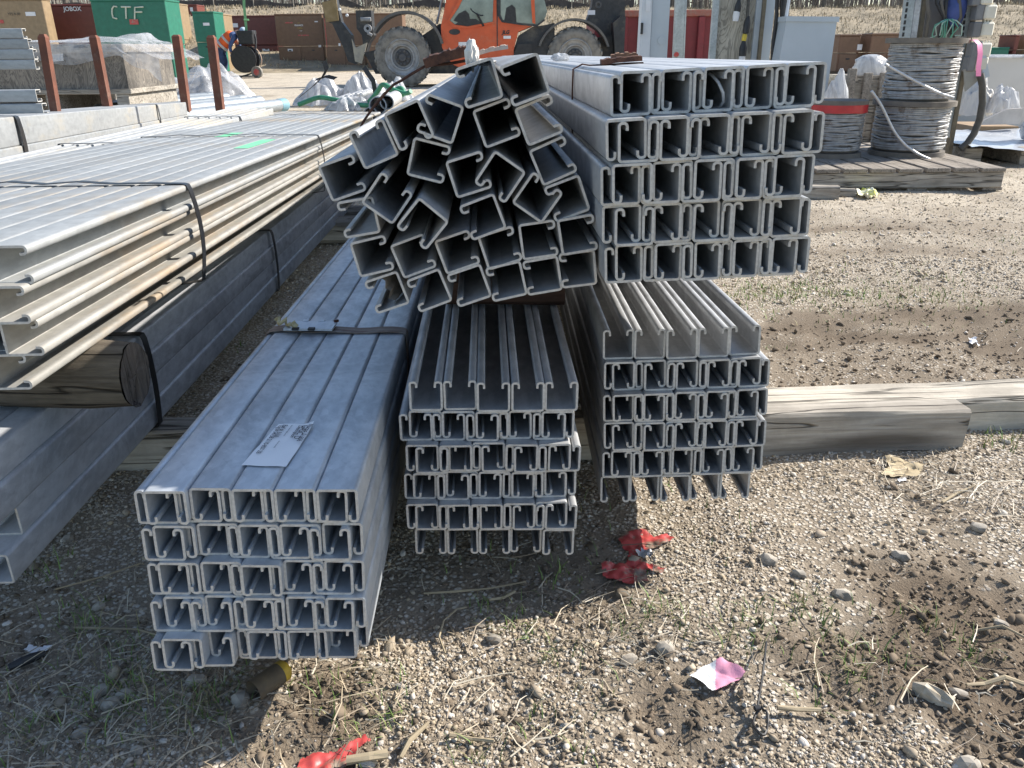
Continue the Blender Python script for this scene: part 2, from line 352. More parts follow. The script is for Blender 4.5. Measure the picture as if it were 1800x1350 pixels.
def stones(name, x, y, r, tint, mat, jag=.18, sink=.25, kind='stuff'):
    n = len(x); z = hgt(x, y)*np.clip(1.6-y/5, .15, 1)
    P = ICO[None]*(1+(rng.random((n, 12, 1))-.5)*2*jag)
    P = P*(np.stack([rng.uniform(.8, 1.5, n), rng.uniform(.65, 1.1, n), rng.uniform(.4, .85, n)], -1)*r[:, None])[:, None]
    a = rng.random(n)*2*PI; ca, sa = np.cos(a)[:, None], np.sin(a)[:, None]; b = rng.normal(0, .35, n); cb, sb = np.cos(b)[:, None], np.sin(b)[:, None]
    px, pz = P[..., 0]*cb-P[..., 2]*sb, P[..., 0]*sb+P[..., 2]*cb
    Q = np.stack([px*ca-P[..., 1]*sa+x[:, None], px*sa+P[..., 1]*ca+y[:, None], pz+(z+r*(.6-sink))[:, None]], -1)
    Fs = ICF[None]+(np.arange(n)*12)[:, None, None]
    me = raw_mesh(name, Q.reshape(-1, 3), Fs.reshape(-1, 3), 3, {'tint': np.repeat(tint, 12, 0)})
    return link(name, me, mat, kind=kind)
PEB = np.array([(.43, .37, .285), (.33, .275, .205), (.50, .46, .40), (.31, .26, .20), (.54, .51, .47), (.40, .33, .235), (.28, .235, .185)])*1.18*np.array([1.0, .985, .965])
TM = tintmat('gravel_stones')
x, y = spread(230000, .42, 2.9, 1.15); s = soil(x, y)
keep = rng.random(len(x)) > np.clip(s*1.0+.62*np.clip((fbm(x*4, y*4, 77, 4)-.44)*9, 0, 1), 0, .93); x, y = x[keep], y[keep]
r = np.clip(np.exp(rng.normal(-6.6, .46, len(x))), .0010, .0075)*np.clip(.8+.22*y, 1, 1.4)
tint = PEB[rng.choice(len(PEB), len(x), p=[.22, .2, .17, .12, .10, .12, .07])]*rng.uniform(.8, 1.15, (len(x), 1))
stones('gravel', x, y, r, tint, TM, .32)
x, y = spread(70000, 2.3, 6.5, .9); k = rng.random(len(x)) > soil(x, y)*.8; x, y = x[k], y[k]; stones('far_gravel', x, y, np.clip(np.exp(rng.normal(-6.0, .4, len(x))), .002, .010), PEB[rng.choice(len(PEB), len(x))]*rng.uniform(1.0, 1.3, (len(x), 1)), TM, .32)
x, y = spread(380, .42, 4.5, .9); k = rng.random(len(x)) > soil(x, y)*.8; x, y = x[k], y[k]
r = np.clip(np.exp(rng.normal(-5.15, .35, len(x))), .005, .016)
stones('coarse_gravel', x, y, r, PEB[rng.choice(len(PEB), len(x))]*rng.uniform(.85, 1.15, (len(x), 1)), TM, .38, .3)
x, y = spread(90000, .42, 4.5, .9); s = soil(x, y); k = rng.random(len(x)) < np.where(y > 1.8, np.clip(s-.35, 0, 1), s)*.8; x, y = x[k], y[k]
r = np.clip(np.exp(rng.normal(-6.15, .55, len(x))), .001, .011)*np.clip(.7+.2*y, .8, 1.3)
stones('soil_clods', x, y, r, np.array([(.155, .12, .086)])*rng.uniform(.6, 1.4, (len(x), 1)), tintmat('soil_clods', 1), .5, .35)
def blades(name, x, y, L, W, lean, col, mat, flat=False):
    n = len(x); z = hgt(x, y)*np.clip(1.6-y/5, .15, 1); a = rng.random(n)*2*PI; d = np.stack([np.cos(a), np.sin(a)], -1); q = np.stack([-d[:, 1], d[:, 0]], -1)
    V = []; cv = rng.normal(0, .25, n) if flat else np.zeros(n)
    for t in (0, .45, .8, 1):
        if flat:
            o = d*(t*L)[:, None]+q*(cv*L*t*t)[:, None]; zz = z+.004+rng.random(n)*.006+np.sin(t*PI)*L*.06
        else:
            o = d*(lean*L*t*t)[:, None]; zz = z+L*t*(1-.35*lean*t)-.002
        wd = W*((1-t*.9) if not flat else (1-.5*t))/2
        for sg in (-1, 1): V.append(np.stack([x+o[:, 0]+sg*q[:, 0]*wd, y+o[:, 1]+sg*q[:, 1]*wd, zz+ (sg*wd*.5 if flat else 0)], -1))
    V = np.stack(V, 1); f = np.array([(0, 1, 3, 2), (2, 3, 5, 4), (4, 5, 7, 6)]); Fs = f[None]+(np.arange(n)*8)[:, None, None]
    me = raw_mesh(name, V.reshape(-1, 3), Fs.reshape(-1, 4), 4, {'tint': np.repeat(col, 8, 0)}); return link(name, me, mat, kind='stuff')
m, nt, nd, lk, p = newmat('grass_blade'); p.inputs['Subsurface Weight'].default_value = 0; a = N(nt, 'ShaderNodeAttribute', attribute_name='tint'); lk.new(a.outputs['Color'], p.inputs['Base Color'])
p.inputs['Roughness'].default_value = .6; BLADE = m
tuft = [G(a, b)[:2] for a, b in [(1335, 1095), (1330, 1140), (1345, 1125), (1440, 1105), (1455, 1065), (1425, 1060), (1400, 1075), (1460, 1120), (1700, 1135), (1715, 1145), (860, 1058), (850, 1075), (890, 1098), (915, 1105), (980, 1140), (985, 1155), (940, 1255),
  (1040, 1235), (700, 1255), (605, 1285), (610, 1300), (620, 1195), (690, 1190), (830, 1310), (820, 1300), (1015, 1318), (130, 1095), (60, 1275), (40, 1290), (160, 1235), (220, 1225), (235, 1215), (300, 1250), (250, 1180), (345, 1235), (330, 1260), (140, 1070), (200, 1130), (360, 1250), (370, 1235), (415, 1195), (205, 1125), (145, 1105),
  (1340, 522), (1350, 512), (1420, 500), (1380, 530), (1335, 500), (1560, 520), (1640, 512), (1650, 525), (1700, 530), (1775, 420), (1620, 480), (1480, 520), (1520, 505), (1350, 600), (1740, 770), (1750, 775), (1780, 780), (1500, 1170), (1560, 1150), (1490, 1190), (1455, 1230), (1290, 1100), (1180, 1085), (1170, 1075), (1640, 1085), (1580, 1075), (400, 610), (440, 560), (90, 1000), (20, 960), (480, 1200), (560, 1225), (975, 1010), (1110, 1110)]]
gx, gy = [], []
for (a, b) in tuft:
    k = random.randint(9, 26); sg = .010+.010*b
    gx += list(rng.normal(a, sg, k)); gy += list(rng.normal(b, sg, k))
x, y = spread(2600, .5, 5, .7); k = (fbm(x*2.2, y*2.2, 55, 3) > .50); x, y = x[k], y[k]
k2 = (y > 2.2) & (x > .5); 
gx = np.r_[gx, x, rng.normal(G(1480, 515)[0], .35, 700), rng.normal(G(1400, 510)[0], .2, 300), rng.normal(G(180, 1240)[0], .10, 200)]; gy = np.r_[gy, y, rng.normal(G(1480, 515)[1], .16, 700), rng.normal(G(1400, 510)[1], .10, 300), rng.normal(G(180, 1240)[1], .06, 200)]
n = len(gx); col = np.where(rng.random((n, 1)) < .75, np.array([(.15, .24, .05)]), np.array([(.30, .27, .12)]))*rng.uniform(.7, 1.3, (n, 1))
blades('grass', gx, gy, rng.uniform(.010, .032, n)*np.clip(1.15-.15*np.asarray(gy), .7, 1), rng.uniform(.0011, .0022, n)*np.clip(.6+.6*np.asarray(gy), 1, 2.4), rng.uniform(.1, 1.0, n), col, BLADE)
x, y = spread(800, .45, 4, .9); k = fbm(x*3, y*3, 66, 3) > .42; x, y = x[k], y[k]
ext = [(250, 1290, .16, 700), (120, 1230, .14, 300), (1080, 1110, .06, 130), (1700, 860, .10, 260), (1640, 880, .08, 120), (1010, 1060, .09, 120), (400, 1180, .12, 200), (1480, 1200, .12, 120), (820, 1250, .1, 60)]
for (a, b, sg, k) in ext:
    q = G(a, b); x = np.r_[x, rng.normal(q[0], sg, k)]; y = np.r_[y, rng.normal(q[1], sg*.7, k)]
k = y > .4; x, y = x[k], y[k]; n = len(x)
col = np.array([(.40, .33, .23), (.27, .21, .145), (.46, .41, .32), (.18, .14, .10)])[rng.choice(4, n)]*rng.uniform(.8, 1.15, (n, 1))
blades('dry_straw', x, y, np.clip(np.exp(rng.normal(-3.5, .5, n)), .008, .1), rng.uniform(.0006, .0019, n), None, col, BLADE, True)
# ------------------------------------------------------------------ strut channels
WC, TC = .0413, .0027
def profile(W, H, t):
    r = 2.9e-3; e = t/2; x1 = W/2-e; q = []
    def arc(cx, cz, r, a0, a1, n):
        for i in range(n+1):
            a = R(a0+(a1-a0)*i/n); q.append((cx+r*math.cos(a), cz+r*math.sin(a)))
    q.append((0, e)); arc(x1-r, e+r, r, -90, 0, 4); r2 = 3.2e-3
    arc(x1-r2, H-e-r2, r2, 0, 90, 4); x2 = x1-r2-1.5e-3
    arc(x2, H-e-r2, r2, 90, 180, 4); q.append((x2-r2, H-e-r2-4.0e-3))
    half = q; full = [(-a, b) for a, b in half[:0:-1]]+half
    P = [V3((a, 0, b)) for a, b in full]; L, Rr = [], []
    for i, p in enumerate(P):
        tg = (P[min(i+1, len(P)-1)]-P[max(i-1, 0)]).normalized(); nn = V3((-tg.z, 0, tg.x))
        L.append(p+nn*e); Rr.append(p-nn*e)
    return L, Rr
def channel_mesh(name, H, length, mat, W=WC, t=TC, mid=False):
    L, Rr = profile(W, H, t); n = len(L); V, F = [], []; ends = (0, length)
    for yy in ends: V += [(p.x, yy, p.z) for p in L]+[(p.x, yy, p.z) for p in Rr]
    o = 2*n
    for i in range(n-1):
        F += [(i, i+1, o+i+1, o+i), (n+i+1, n+i, o+n+i, o+n+i+1), (i+1, i, n+i, n+i+1), (o+i, o+i+1, o+n+i+1, o+n+i)]
    NC = 4*(n-1)
    for i, flip in ((0, 0), (n-1, 1)):
        f = (i, o+i, o+n+i, n+i); F.append(f if not flip else f[::-1])
    me = bpy.data.meshes.new(name); me.from_pydata(V, [], F); me.materials.append(mat); me.materials.append(CUT)
    for p_ in me.polygons:
        if p_.index < NC and p_.index % 4 >= 2: p_.material_index = 1
    bm = bmesh.new(); bm.from_mesh(me); bmesh.ops.recalc_face_normals(bm, faces=bm.faces); bm.to_mesh(me); bm.free()
    me.polygons.foreach_set('use_smooth', [True]*len(me.polygons)); me.set_sharp_from_angle(angle=R(38)); return me
class Frame:
    def __init__(s, o, yaw, tilt, roll=0):
        ya, ti, ro = R(yaw), R(tilt), R(roll)
        ax = V3((math.sin(ya)*math.cos(ti), math.cos(ya)*math.cos(ti), math.sin(ti))); rx = V3((math.cos(ya), -math.sin(ya), 0)); up = rx.cross(ax)
        s.rx = rx*math.cos(ro)+up*math.sin(ro); s.up = up*math.cos(ro)-rx*math.sin(ro); s.ax = ax; s.o = V3(o)
        s.M = Matrix(((s.rx.x, ax.x, s.up.x, s.o.x), (s.rx.y, ax.y, s.up.y, s.o.y), (s.rx.z, ax.z, s.up.z, s.o.z), (0, 0, 0, 1)))
    def __call__(s, x, y, z): return s.o+s.rx*x+s.ax*y+s.up*z
ORD = ['first', 'second', 'third', 'fourth', 'fifth', 'sixth', 'seventh', 'eighth', 'ninth', 'tenth', 'eleventh', 'twelfth']
nch = 0
def channel(me, mat4, label, group, proto=[]):
    global nch
    o = bpy.data.objects.new('strut_channel', me); COL.objects.link(o); o.matrix_world = mat4; nch += 1
    return tag(o, label, 'metal channel', group)
UPS = Matrix.Rotation(PI, 4, 'Y')
def bundle(fr, L, rows, mat, dx, dy, name, group, P=.0416, D=.0116, length=3.05, jy=.004, jx=.0006, extra={}):
    H = L-TC-.0003; m2 = channel_mesh('strut_channel', H, length, mat); m1 = channel_mesh('strut_channel', L-.0006, length, mat)
    nr = len(rows)
    for r, kind in enumerate(rows):
        rn = 'top layer' if r == 0 else ('bottom layer' if r == nr-1 else ORD[r]+' layer')
        for k in range(5):
            lst = {'UN': [('U', 0), ('N', D)], 'NU': [('N', 0), ('U', D)], 'UN-': [('U', -D), ('N', 0)], 'NU-': [('N', -D), ('U', 0)], 'U': [('U1', 0)], 'N': [('N1', 0)]}[kind]
            for t, x in lst:
                X = x+k*P+WC/2+dx[r]+random.uniform(-jx, jx); Yy = dy[r]+random.uniform(-jy, jy)+extra.get((r, k, t[0]), 0); zt = -r*L
                tl = Matrix.Rotation(R(random.uniform(-.9, .9)), 4, 'Y') @ Matrix.Rotation(R(random.uniform(-.02, .02)), 4, 'Z')
                if t[0] == 'U': m = Matrix.Translation((X, Yy, zt-(TC if t == 'U' else 0)-(H if t == 'U' else L-.0006))) @ tl
                else: m = Matrix.Translation((X, Yy, zt)) @ tl @ UPS
                od = ['leftmost', 'second from left', 'middle', 'second from right', 'rightmost'][k]
                channel(m2 if len(t) == 1 else m1, fr.M @ m, f"{'upward' if t[0] == 'U' else 'downward'}-open steel channel, {od} in the {rn} of {name}", group)
FL = Frame((-.3709, .6794, HC-.395), -1.8, -1.96, -1.88)
CB = Frame((-.1250, .8866, HC-.3736), -1.59, .13, -.77)
LR = Frame((.1186, .979, HC-.3421), .51, -3.29, 1.72)
UR = Frame((.093, .8346, HC-.0229), -1.58, -.31, 2.14)
GR = 'channels stacked in '
bundle(FL, .04056, ['UN']*5, G_FL, [-.0023, 0, .001, .0012, 0], [.0043, .0029, -.0011, -.0061, -.004], 'the labelled near bundle', 'channels of the near bundle', extra={(4, 0, 'U'): -.016, (4, 0, 'N'): -.012, (4, 1, 'U'): -.012, (2, 2, 'N'): -.007, (4, 4, 'N'): .02, (1, 1, 'U'): .01, (0, 0, 'N'): -.004})
bundle(CB, .04019, ['U', 'UN-', 'NU-', 'UN-', 'NU-', 'N'], G_C, [-.0007, -.0035+.0116*0, .0038, 0, .0012, -.0008], [.0089, .0088, -.001, 0, -.0094, -.0072], 'the lower middle bundle', 'channels of the lower middle bundle')
bundle(LR, .04144, ['U', 'NU', 'UN', 'NU', 'UN', 'N'], G_C, [.0012, .0019, -.0001, .0005, -.0005, -.003], [.0102, .0045, -.0053, -.0063, -.0028, -.0003], 'the lower right bundle', 'channels of the lower right bundle')
bundle(UR, .0428, ['UN', 'NU', 'UN', 'NU', 'UN'], G_UR, [.0079, -.0002, -.0053, -.0027, .0003], [.0189, -.0079, -.0095, -.0031, .0017], 'the upper right bundle', 'channels of the upper right bundle', length=6.1)
# ------------------------------------------------------------------ jumbled pile on top (each by the outer corners of its web in the front plane)
PX = lambda a, b: (540+a/2.8115, 80+b/2.8115)
PILE = [  # web corners A, B (zoomed pixels), opening side vector, label
 ((1135, 38), (1195, 225), (-1, .2), 'top right channel of the jumbled pile, closed side facing right'),
 ((915, 55), (972, 255), (-1, .3), 'channel at the peak of the pile showing a bright triangle inside'),
 ((778, 300), (718, 492), (-1, -.3), 'left-open channel tilted below the peak of the pile'),
 ((365, 345), (562, 256), (.3, 1), 'downward-open channel on the upper left slope of the pile'),
 ((280, 618), (460, 540), (-.4, -1), 'upward-open channel on the left slope with a bright lip on each side'),
 ((525, 452), (488, 640), (1, .2), 'right-open dark channel in the left middle of the pile'),
 ((815, 328), (880, 508), (1, -.3), 'right-open channel under the peak beside the sunlit one'),
 ((1022, 315), (1090, 497), (1, -.3), 'channel with sunlight on its inner floor at the right of the pile'),
 ((1095, 525), (1165, 695), (1, -.3), 'right-open channel just below the sunlit channel'),
 ((1345, 638), (1402, 812), (-1, .3), 'left-open channel at the right edge halfway down the pile'),
 ((1008, 775), (1160, 882), (.6, -.8), 'channel tipped like a V opening to the upper right'),
 ((925, 512), (1085, 625), (-.6, .8), 'channel tipped like a roof in the middle of the pile'),
 ((678, 568), (742, 763), (1, -.3), 'right-open channel at the heart of the pile left of the roof-shaped one'),
 ((920, 722), (988, 902), (-1, .3), 'left-open channel below the roof-shaped one'),
 ((42, 588), (125, 788), (1, -.4), 'outermost left channel overhanging the pile'),
 ((263, 757), (440, 882), (.6, -.8), 'tilted channel opening to the upper right at the left of the pile'),
 ((552, 718), (718, 855), (-.6, .8), 'bright-edged channel tipped like a roof at the left of the pile'),
 ((323, 752), (362, 922), (-1, .2), 'small left-open channel low on the left flank of the pile'),
 ((203, 972), (262, 1158), (1, -.3), 'leftmost channel in the second lowest row of the pile'),
 ((402, 985), (480, 1165), (1, -.4), 'second channel from the left in the second lowest row of the pile'),
 ((625, 965), (690, 1135), (1, -.4), 'third channel from the left in the second lowest row of the pile'),
 ((840, 945), (895, 1110), (1, -.3), 'fourth channel from the left in the second lowest row of the pile'),
 ((1042, 890), (1065, 1060), (1, -.2), 'fifth channel from the left in the second lowest row of the pile'),
 ((1232, 862), (1258, 1035), (1, -.15), 'rightmost channel in the second lowest row of the pile'),
 ((440, 1115), (508, 1285), (-1, .3), 'lowest left channel of the pile with dried mud inside'),
 ((650, 1095), (722, 1265), (-1, .3), 'second channel from the left in the lowest row of the pile'),
 ((855, 1075), (915, 1240), (-1, .3), 'third channel from the left in the lowest row of the pile'),
 ((1052, 1055), (1092, 1235), (-1, .2), 'fourth channel from the left in the lowest row of the pile'),
 ((1240, 1040), (1265, 1210), (-1, .15), 'fifth channel from the left in the lowest row of the pile'),
 ((1422, 1010), (1435, 1180), (-1, .1), 'rightmost channel in the lowest row of the pile'),
]
YP = .885; pm = channel_mesh('strut_channel', WC, 6.1, G_P); PF = Frame((0, 0, 0), -1.7, -.6)
DYP = {0: -.02, 16: -.03, 15: -.012, 14: .0, 7: .0, 24: .01}
for i, (a, b, ov, lab) in enumerate(PILE):
    A = AT(*PX(*a), YP); B = AT(*PX(*b), YP); c = (A+B)/2; d = (B-A).normalized()
    op = V3((d.z, 0, -d.x))
    if op.x*ov[0]-op.z*ov[1] < 0: op = -op
    z = (op-PF.ax*op.dot(PF.ax)).normalized(); xx = PF.ax.cross(z); c = c+PF.ax*(DYP.get(i, 0)+random.uniform(-.004, .004))
    m = Matrix(((xx.x, PF.ax.x, z.x, c.x), (xx.y, PF.ax.y, z.y, c.y), (xx.z, PF.ax.z, z.z, c.z), (0, 0, 0, 1)))
    o = channel(pm, m, lab, 'loose channels of the jumbled pile')
    if i == 24:
        mb = MB(); mb.grid(9, 14, lambda u, v: m @ V3(((u-.5)*.034, .004+v*.11, .0035+.014*(1-v)*abs(math.sin(u*9+2))*(.4+.6*mnoise.noise(V3((u*6, v*9, 0)))**2)+.012*(1-v))))
        solo('dried_mud', mb, M('dried_mud', (.33, .29, .24), (.22, .19, .155), 60, .95, bmp=.6), 'lump of dried grey mud inside the lowest left channel of the pile', 'mud', c, smooth=60)
# ------------------------------------------------------------------ bundles on the left
RYP = Matrix.Rotation(PI/2, 4, 'Y'); RYM = Matrix.Rotation(-PI/2, 4, 'Y')
UL = Frame((-.503, .81, HC-.185), -1.7, -1.5)
um = channel_mesh('strut_channel', WC, 3.05, G_UL); us = channel_mesh('strut_channel', WC, 3.05, G_ULD); pu = .0392
for r in range(4):
    for k in range(12 if r == 0 else 3):
        xs = [0, -.004, -.004, -.026][r]; m = Matrix.Translation((xs-k*.0416-WC, [.012, -.002, .004, .002][r]+random.uniform(-.004, .004)+(.015*k if k else 0), -r*pu-pu/2)) @ RYP
        pos = 'outermost' if k == 0 else ORD[k]+' from the outside'
        channel(um if r == 0 else us, UL.M @ m, f"side-open dusty channel, {pos}, {['top', 'second', 'third', 'bottom'][r]} layer of upper left bundle", 'channels of the upper left bundle')
LL = Frame((-.612, .823, HC-.60), -1.5, -.5)
lm = channel_mesh('strut_channel', WC, 3.05, G_LL)
for r in range(4):
    for k in range(5 if r == 3 else 1):
        m = Matrix.Translation(([0, -.004, .0, -.006][r]-k*.0416, [-.015, .03, -.03, .02][r]+.02*k, r*.0408+.0205)) @ Matrix.Translation((0, 0, 0)) @ RYM
        channel(lm, LL.M @ m, f"closed-side-out channel, {['outermost', 'second inward', 'third inward', 'fourth inward', 'innermost'][k]}, {['bottom', 'second lowest', 'second highest', 'top'][r]} layer of lower left bundle", 'channels of the lower left bundle')
ML = Frame((-1.01, .62, HC-.232), -.4, 0)
mm = channel_mesh('strut_channel', WC, 3.05, G_BL)
for k in range(5):
    channel(mm, ML.M @ (Matrix.Translation((-k*.0416-WC/2, .02*k, -WC))), f"upward-open channel, {ORD[k]} from the right in the low row beside the upper left bundle", 'channels lying open side up')
BL = Frame((-2.276, 5.94, HC-.33), -13, -2.5)
bmesh_ = channel_mesh('strut_channel', WC, 4.9, G_BL, .0826)
for r in range(2):
    for k in range(6 if r == 0 else 1):
        m = Matrix.Translation((-k*.0416-(0 if r == 0 else -.006), -4.9+random.uniform(-.01, .01), -r*.083-.0413)) @ RYM
        channel(bmesh_, BL.M @ m, f"pale channel, {ORD[k]} from near side, {['upper', 'lower'][r]} layer of strapped rear left bundle", 'channels of the rear left bundle')
SM = channel_mesh('strut_channel', WC, 1.6, G_BL)
for nm, yy, zz, xe, n, lab in (('a', 3.84, .099, (40, 46, 51, 50), 4, 'upper'), ('b', 2.99, -.12, (62, 68), 2, 'lower')):
    for r in range(n):
        q = AT(xe[r], 60 if n == 4 else 160, yy); fr = Frame((q.x, yy, HC+zz-r*(.0425 if n == 4 else .046)-.0205), -97, 0)
        channel(SM, fr.M @ (Matrix.Translation((0, 0, 0)) @ RYP), f"pale crosswise channel end, {ORD[r]} from the top of the {lab} far left stack", 'pale channels stacked crosswise at the far left')
print('channels', nch)
# ------------------------------------------------------------------ helpers on bundles and on the ground
def onplane(fr, px, py, axis, val):
    """local coordinates where the sight line meets a bundle plane (axis 0 = side plane, 2 = top plane)"""
    o = V3((0, 0, HC)); d = ray(px, py); nrm = (fr.rx, fr.ax, fr.up)[axis]
    k = ((fr.o+nrm*val)-o).dot(nrm)/d.dot(nrm); q = o+d*k-fr.o
    return V3((q.dot(fr.rx), q.dot(fr.ax), q.dot(fr.up)))
def gz(p): return float(hgt(p[0], p[1]))*min(1.0, max(.15, 1.6-p[1]/5))
def GP(px, py, dz=0.0):
    q = G(px, py); q.z = gz(q)+dz; return q
def inpoly(x, y, P):
    c = False; n = len(P)
    for i in range(n):
        (x1, y1), (x2, y2) = P[i], P[(i+1) % n]
        if (y1 > y) != (y2 > y) and x < (x2-x1)*(y-y1)/(y2-y1)+x1: c = not c
    return c
def scrap(px, mat, name, label, cat, amp=.006, step=.0035, lift=.004, seed=0, freq=40, tilt=(0, 0), split=None):
    """a torn crumpled sheet lying on the ground, outline given where it lies"""
    P = [G(a, b) for a, b in px]; Q = [(p.x, p.y) for p in P]; x0, x1 = min(q[0] for q in Q), max(q[0] for q in Q); y0, y1 = min(q[1] for q in Q), max(q[1] for q in Q)
    nx, ny_ = int((x1-x0)/step)+2, int((y1-y0)/step)+2; mb = MB(); vs = {}
    cx, cy = (x0+x1)/2, (y0+y1)/2; base = gz((cx, cy))
    def vert(i, j):
        if (i, j) not in vs:
            x, y = x0+i*step, y0+j*step; jx, jy = [mnoise.noise(V3((i*3.3, j*2.7, s+seed)))*step*.4 for s in (1, 9)]
            z = max(base, gz((x, y)))+lift+amp*(abs(mnoise.noise(V3((x*freq, y*freq, seed))))*1.6+.6*mnoise.noise(V3((x*freq*2.6, y*freq*2.6, seed+4))))+tilt[0]*(x-cx)+tilt[1]*(y-cy)
            vs[i, j] = mb.bm.verts.new((x+jx, y+jy, z))
        return vs[i, j]
    for i in range(nx):
        for j in range(ny_):
            if inpoly(x0+(i+.5)*step, y0+(j+.5)*step, Q): mb.bm.faces.new((vert(i, j), vert(i+1, j), vert(i+1, j+1), vert(i, j+1)))
    if split is None: return solo(name, mb, mat, label, cat, (cx, cy, base), smooth=60)
    o = solo(name, mb, mat, label, cat, (cx, cy, base), smooth=60); o.data.materials.append(split[0])
    for f in o.data.polygons:
        if split[1](f.center.x, f.center.y): f.material_index = 1
    return o
STRAPR = M('worn_steel_band', (.30, .25, .21), (.14, .065, .045), 30, .6, .3, .2, stretch=(.2, 3, 1), dirt=(.33, .31, .28), dscale=12)
# ------------------------------------------------------------------ near bundle: band, clip, paper label
ys_ = onplane(FL, 610, 582, 2, 0).y; xr = .2196-.0023
mb = MB(); pts = [FL(-.0035, ys_, -.10), FL(-.004, ys_, -.02), FL(-.003, ys_, -.003), FL(.004, ys_, .0016)]+[FL(x, ys_+.002*math.sin(x*40), .0022+.0012*math.sin(x*75)) for x in np.linspace(.02, xr-.006, 12)]+[FL(xr, ys_, .0005), FL(xr+.002, ys_, -.005), FL(xr+.0025, ys_, -.06), FL(xr+.003, ys_, -.2)]
mb.ribbon(pts, FL.ax, .030, .0011); solo('steel_band', mb, STRAPR, 'worn rusty steel band around the near bundle under a crimp clip', 'steel band', FL(.1, ys_, 0), smooth=40)
t = thing('crimp_clip', 'notched galvanized crimp clip on the band of the near bundle', 'strap clip', FL(.068, ys_, .004))
mb = MB(); mb.prism([FL(.027, ys_-.021, .006), FL(.103, ys_-.020, .006), FL(.105, ys_+.018, .007), FL(.031, ys_+.019, .007)], FL.up*.0035); part('plate', mb, G_FL, t)
for xx in (.05, .075):
    for sg in (-1, 1):
        mb = MB(); mb.box(FL(xx+sg*.004, ys_+sg*.021, .0095), (.011, .009, .004), FL.M.to_3x3(), .001); part('notch_tab', mb, G_FL if sg > 0 else BLACK, t)
mb = MB(); mb.tube([FL(.009+.004*k+random.uniform(-.003, .003), ys_+.012-.004*k+random.uniform(-.006, .006), .008+random.uniform(0, .012)) for k in range(10)], [.002+random.random()*.003 for _ in range(10)], 6, jit=.4)
solo('frayed_tape', mb, M('frayed_tape', (.62, .56, .36), (.34, .28, .12), 120, .8), 'bit of frayed yellowish tape caught beside the crimp clip', 'tape scrap', FL(.02, ys_, .005))
mb = MB(); mb.box(FL(.104, ys_+.016, .012), (.008, .004, .004), .6, .001); solo('wood_chip', mb, RUST, 'tiny brown chip on the corner of the crimp clip', 'chip', FL(.104, ys_+.016, .012))
lc = [onplane(FL, a, b, 2, 0) for a, b in ((490, 747), (553, 747), (503, 823), (424, 820))]
def lab(u, v):  # u across (left edge to right edge), v down the long side
    a = lc[0].lerp(lc[1], u); b = lc[3].lerp(lc[2], u); q = a.lerp(b, v); z = .0012+.0025*max(0, u-.75)*max(0, .3-v)*18+.0006*math.sin(u*5+v*7)**2+.002*max(0, v-.85)*u
    return FL(q.x, q.y, z)
t = thing('paper_label', 'white printed paper label stuck on top of the near bundle', 'label', FL(*lc[0]))
mb = MB(); mb.grid(10, 16, lab); part('sheet', mb, LABEL, t, 60)
d1 = (lab(.5, 1)-lab(.5, 0)); d2 = (lab(1, .5)-lab(0, .5))
for u, v, s, h in ((.03, .05, 'Tag # 54758 2110-857-2B', .0068), (.17, .05, 'Ref #  N/A', .0062), (.40, .06, 'Strut channel length as cut', .0026), (.40, .46, 'for site use only', .0026), (.58, .06, 'Description', .0066), (.73, .06, 'GASC D', .0076), (.90, .07, 'Nucor  51606', .0060)):
    text_part('lettering', s, INK, t, lab(u, v)+FL.up*.0009, d1, FL.up.cross(d1), h, bold=.012)
# ------------------------------------------------------------------ upper right bundle: wire tie, rusty clip, bent wire
p0 = onplane(UR, 1003, 195, 0, .002); yb = p0.y; xL, xR_ = .0075, .2276
mb = MB(); pts = [UR(xL-.006, yb+.004, -.19), UR(xL-.004, yb, -.1), UR(xL-.0025, yb, -.03), UR(xL-.001, yb, -.003), UR(xL+.012, yb, .003)]+[UR(x, yb+.006*math.sin(x*30), .0009+.0003*math.sin(x*90)) for x in np.linspace(.03, .105, 6)]
mb.ribbon(pts, UR.ax, .005, .002); solo('wire_tie', mb, RUST, 'thin brown wire tie around the upper right bundle', 'wire tie', UR(.1, yb, 0))
def bar_px(pts, Y, w, d, mat, name, label, cat, ridge=0, seed=0):
    mb = MB(); P = [AT(a, b, Y) for a, b in pts]; n = 26; rings = []
    for i in range(n):
        t = i/(n-1)*(len(P)-1); k = min(int(t), len(P)-2); c = P[k].lerp(P[k+1], t-k); a = (P[k+1]-P[k]).normalized(); u = a.cross(V3((0, 1, 0))).normalized()
        hh = w*(1+ridge*(1 if (i//4) % 2 else -.3))*(1+.2*mnoise.noise(V3((i*.7, seed, 0))))
        rings.append(mb.ring([c-u*w*.6+V3((0, -d, 0)), c+u*hh*.7+V3((0, -d*.8, 0)), c+u*hh*.9+V3((0, d*.6, 0)), c-u*w*.6+V3((0, d, 0))]))
    mb.skin(rings); return solo(name, mb, mat, label, cat, P[0])
yc = UR(.1, yb, 0).y
bar_px([(1056, 110), (1085, 106), (1127, 103)], yc, .0048, .012, RUST, 'rusty_clip', 'rusty corrugated clip on top of the upper right bundle', 'strap clip', .15, 3)
bar_px([(1074, 100), (1100, 97), (1120, 98)], yc+.012, .004, .008, M('orange_bark', (.30, .17, .10), (.17, .085, .05), 40, .9), 'bark_strip', 'orange brown strip of bark on the rusty clip', 'bark', .3, 5)
mb = MB(); mb.blob(AT(985, 101, 1.9), (.016, .014, .007), .45, 2.6, 3, 3); solo('crumpled_paper', mb, BAG, 'crumpled white paper on the back of the upper right bundle', 'paper', AT(985, 98, 1.9), smooth=20)
